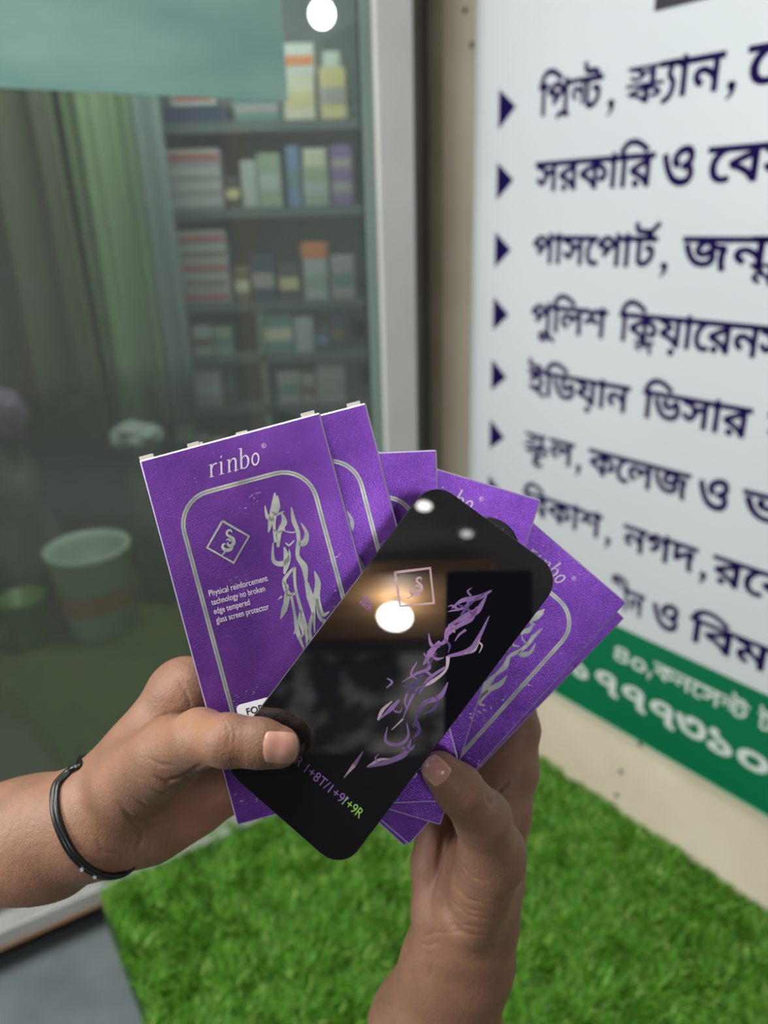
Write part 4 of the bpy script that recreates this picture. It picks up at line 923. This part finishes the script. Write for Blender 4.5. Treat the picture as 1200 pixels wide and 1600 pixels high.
def bag(loc, r, mat, label, seed, name='bag', cat='bag'):
    bm = bmesh.new(); bmesh.ops.create_icosphere(bm, subdivisions=4, radius=1)
    for v in bm.verts:
        n = mnoise.noise(v.co * 2.2 + Vector((seed, 0, 0))) * .28 + mnoise.noise(v.co * 6 + Vector((0, seed, 0))) * .10
        c = v.co * (1 + n); v.co = Vector((c.x * r[0], c.y * r[1], max(c.z, -.82) * r[2] + .82 * r[2]))
    o = bm_obj(name, bm, mat, None, True); o.location = loc; return tag(o, label, cat)
bag((-1.47, 2.20, 0), (.09, .085, .24), new_mat('black_bag_plastic', (.02, .022, .02), .4), 'dark bag slumped on the floor left of the bucket', 1)
bag((-1.34, 2.42, .0), (.17, .10, .37), new_mat('grey_brown_sack', (.085, .08, .065), .7), 'tall grey brown sack behind the dark bag', 5, 'sack', 'sack')
bag((-.84, 2.50, .0), (.10, .07, .33), new_mat('grey_green_sack', (.10, .11, .08), .7), 'grey green sack standing behind the white bucket', 9, 'sack', 'sack')
bag((-1.27, 2.42, .676), (.08, .06, .09), new_mat('dusky_purple_bag', (.18, .12, .20), .5), 'dusky purple bag on top of the tall sack', 3)
bag((-.86, 2.50, .604), (.09, .06, .05), new_mat('white_bag', (.38, .40, .37), .4), 'crumpled white bag on top of a sack', 7)
bag((-.56, 2.55, .0), (.15, .09, .28), new_mat('teal_dark_sack', (.03, .055, .05), .6), 'dark teal sack at the foot of the shelving unit', 13, 'sack', 'sack')
bn = empty('waste_bin', (-1.235, 2.21, 0)); tag(bn, 'small lime green bin on the olive floor at far left', 'bin')
bm = bmesh.new(); add_lathe(bm, [(.055, 0), (.062, .005), (.075, .17), (.08, .172), (.08, .18), (.072, .18), (.06, .012), (.001, .01)], 32); bm_obj('bin_body', bm, new_mat('lime_green_plastic', (.12, .19, .02), .4), bn, True)

# ------------------------------------------------------------------ market side seen mirrored in the black glass
dl = empty('ceiling_lamp', (-.757, -2.232, 2.55)); tag(dl, 'round bright ceiling lamp mirrored as a white oval in the black glass', 'lamp')
bm = bmesh.new(); add_lathe(bm, [(.072 * math.sin(PI * k / 16) + 1e-4, -.050 * math.cos(PI * k / 16)) for k in range(17)], 32); bm_obj('globe', bm, emis('lamp_globe', (1, .97, .86), 50), dl, True)
bm = bmesh.new(); add_lathe(bm, [(.020, .045), (.022, .05), (.022, .085), (.008, .09), (.008, .15)], 20); bm_obj('socket', bm, M['alu'], dl)
for x, y, r, e, w in ((-.50, -1.60, .03, 14, 'at the glass corner'), (-.37, -1.80, .025, 5, 'near the top of the glass')):
    d2 = empty('ceiling_lamp', (x, y, 2.70)); tag(d2, f'small round ceiling spotlight mirrored faintly {w}', 'lamp')
    bm = bmesh.new(); add_lathe(bm, [(r + .008, 0), (r + .009, -.02), (r + .002, -.024)], 24); bm_obj('housing', bm, M['alu'], d2)
    bm = bmesh.new(); add_lathe(bm, [(r, -.0235), (r * .5, -.026), (.001, -.027)][::-1], 24); bm_obj('diffuser', bm, emis('spot_diffuser', (1, .98, .94), e), d2, True)
for nm, lo, hi, mat in (('trim_5', (-1.35, -2.62, 2.64), (-.30, -2.02, 2.70), M['wood']), ('mirror_dark_panel', (-3.0, -2.9, 0), (3.0, -2.86, 2.15), M['dark'])):  # second panel is added, dark, to blacken the mirrored lower wall
    o = box_obj(nm, lo, hi, mat, None, .004); tag(o, kind='structure')
# the phone that takes the picture, seen as a dark rectangle in the glass
ph = empty('smartphone', mat=Matrix(((RGT.x, UPV.x, -FWD.x, CAM.x), (RGT.y, UPV.y, -FWD.y, CAM.y), (RGT.z, UPV.z, -FWD.z, CAM.z), (0, 0, 0, 1))))
tag(ph, 'dark smartphone taking the picture, mirrored as a black rectangle in the glass', 'phone')
pm = new_mat('dark_phone_back', (.004, .004, .006), .35)
box_obj('phone_body', (-.039, -.140, .0035), (.039, .030, .0115), pm, ph, .003)
bm = bmesh.new(); add_lathe(bm, [(.0045, 0), (.0075, 0), (.0075, .0034), (.0045, .0034)], 24, Matrix.Translation((0, 0, .0002)))
bmesh.ops.delete(bm, geom=[f for f in bm.faces if len(f.verts) > 4], context='FACES'); bm_obj('lens_ring', bm, pm, ph)
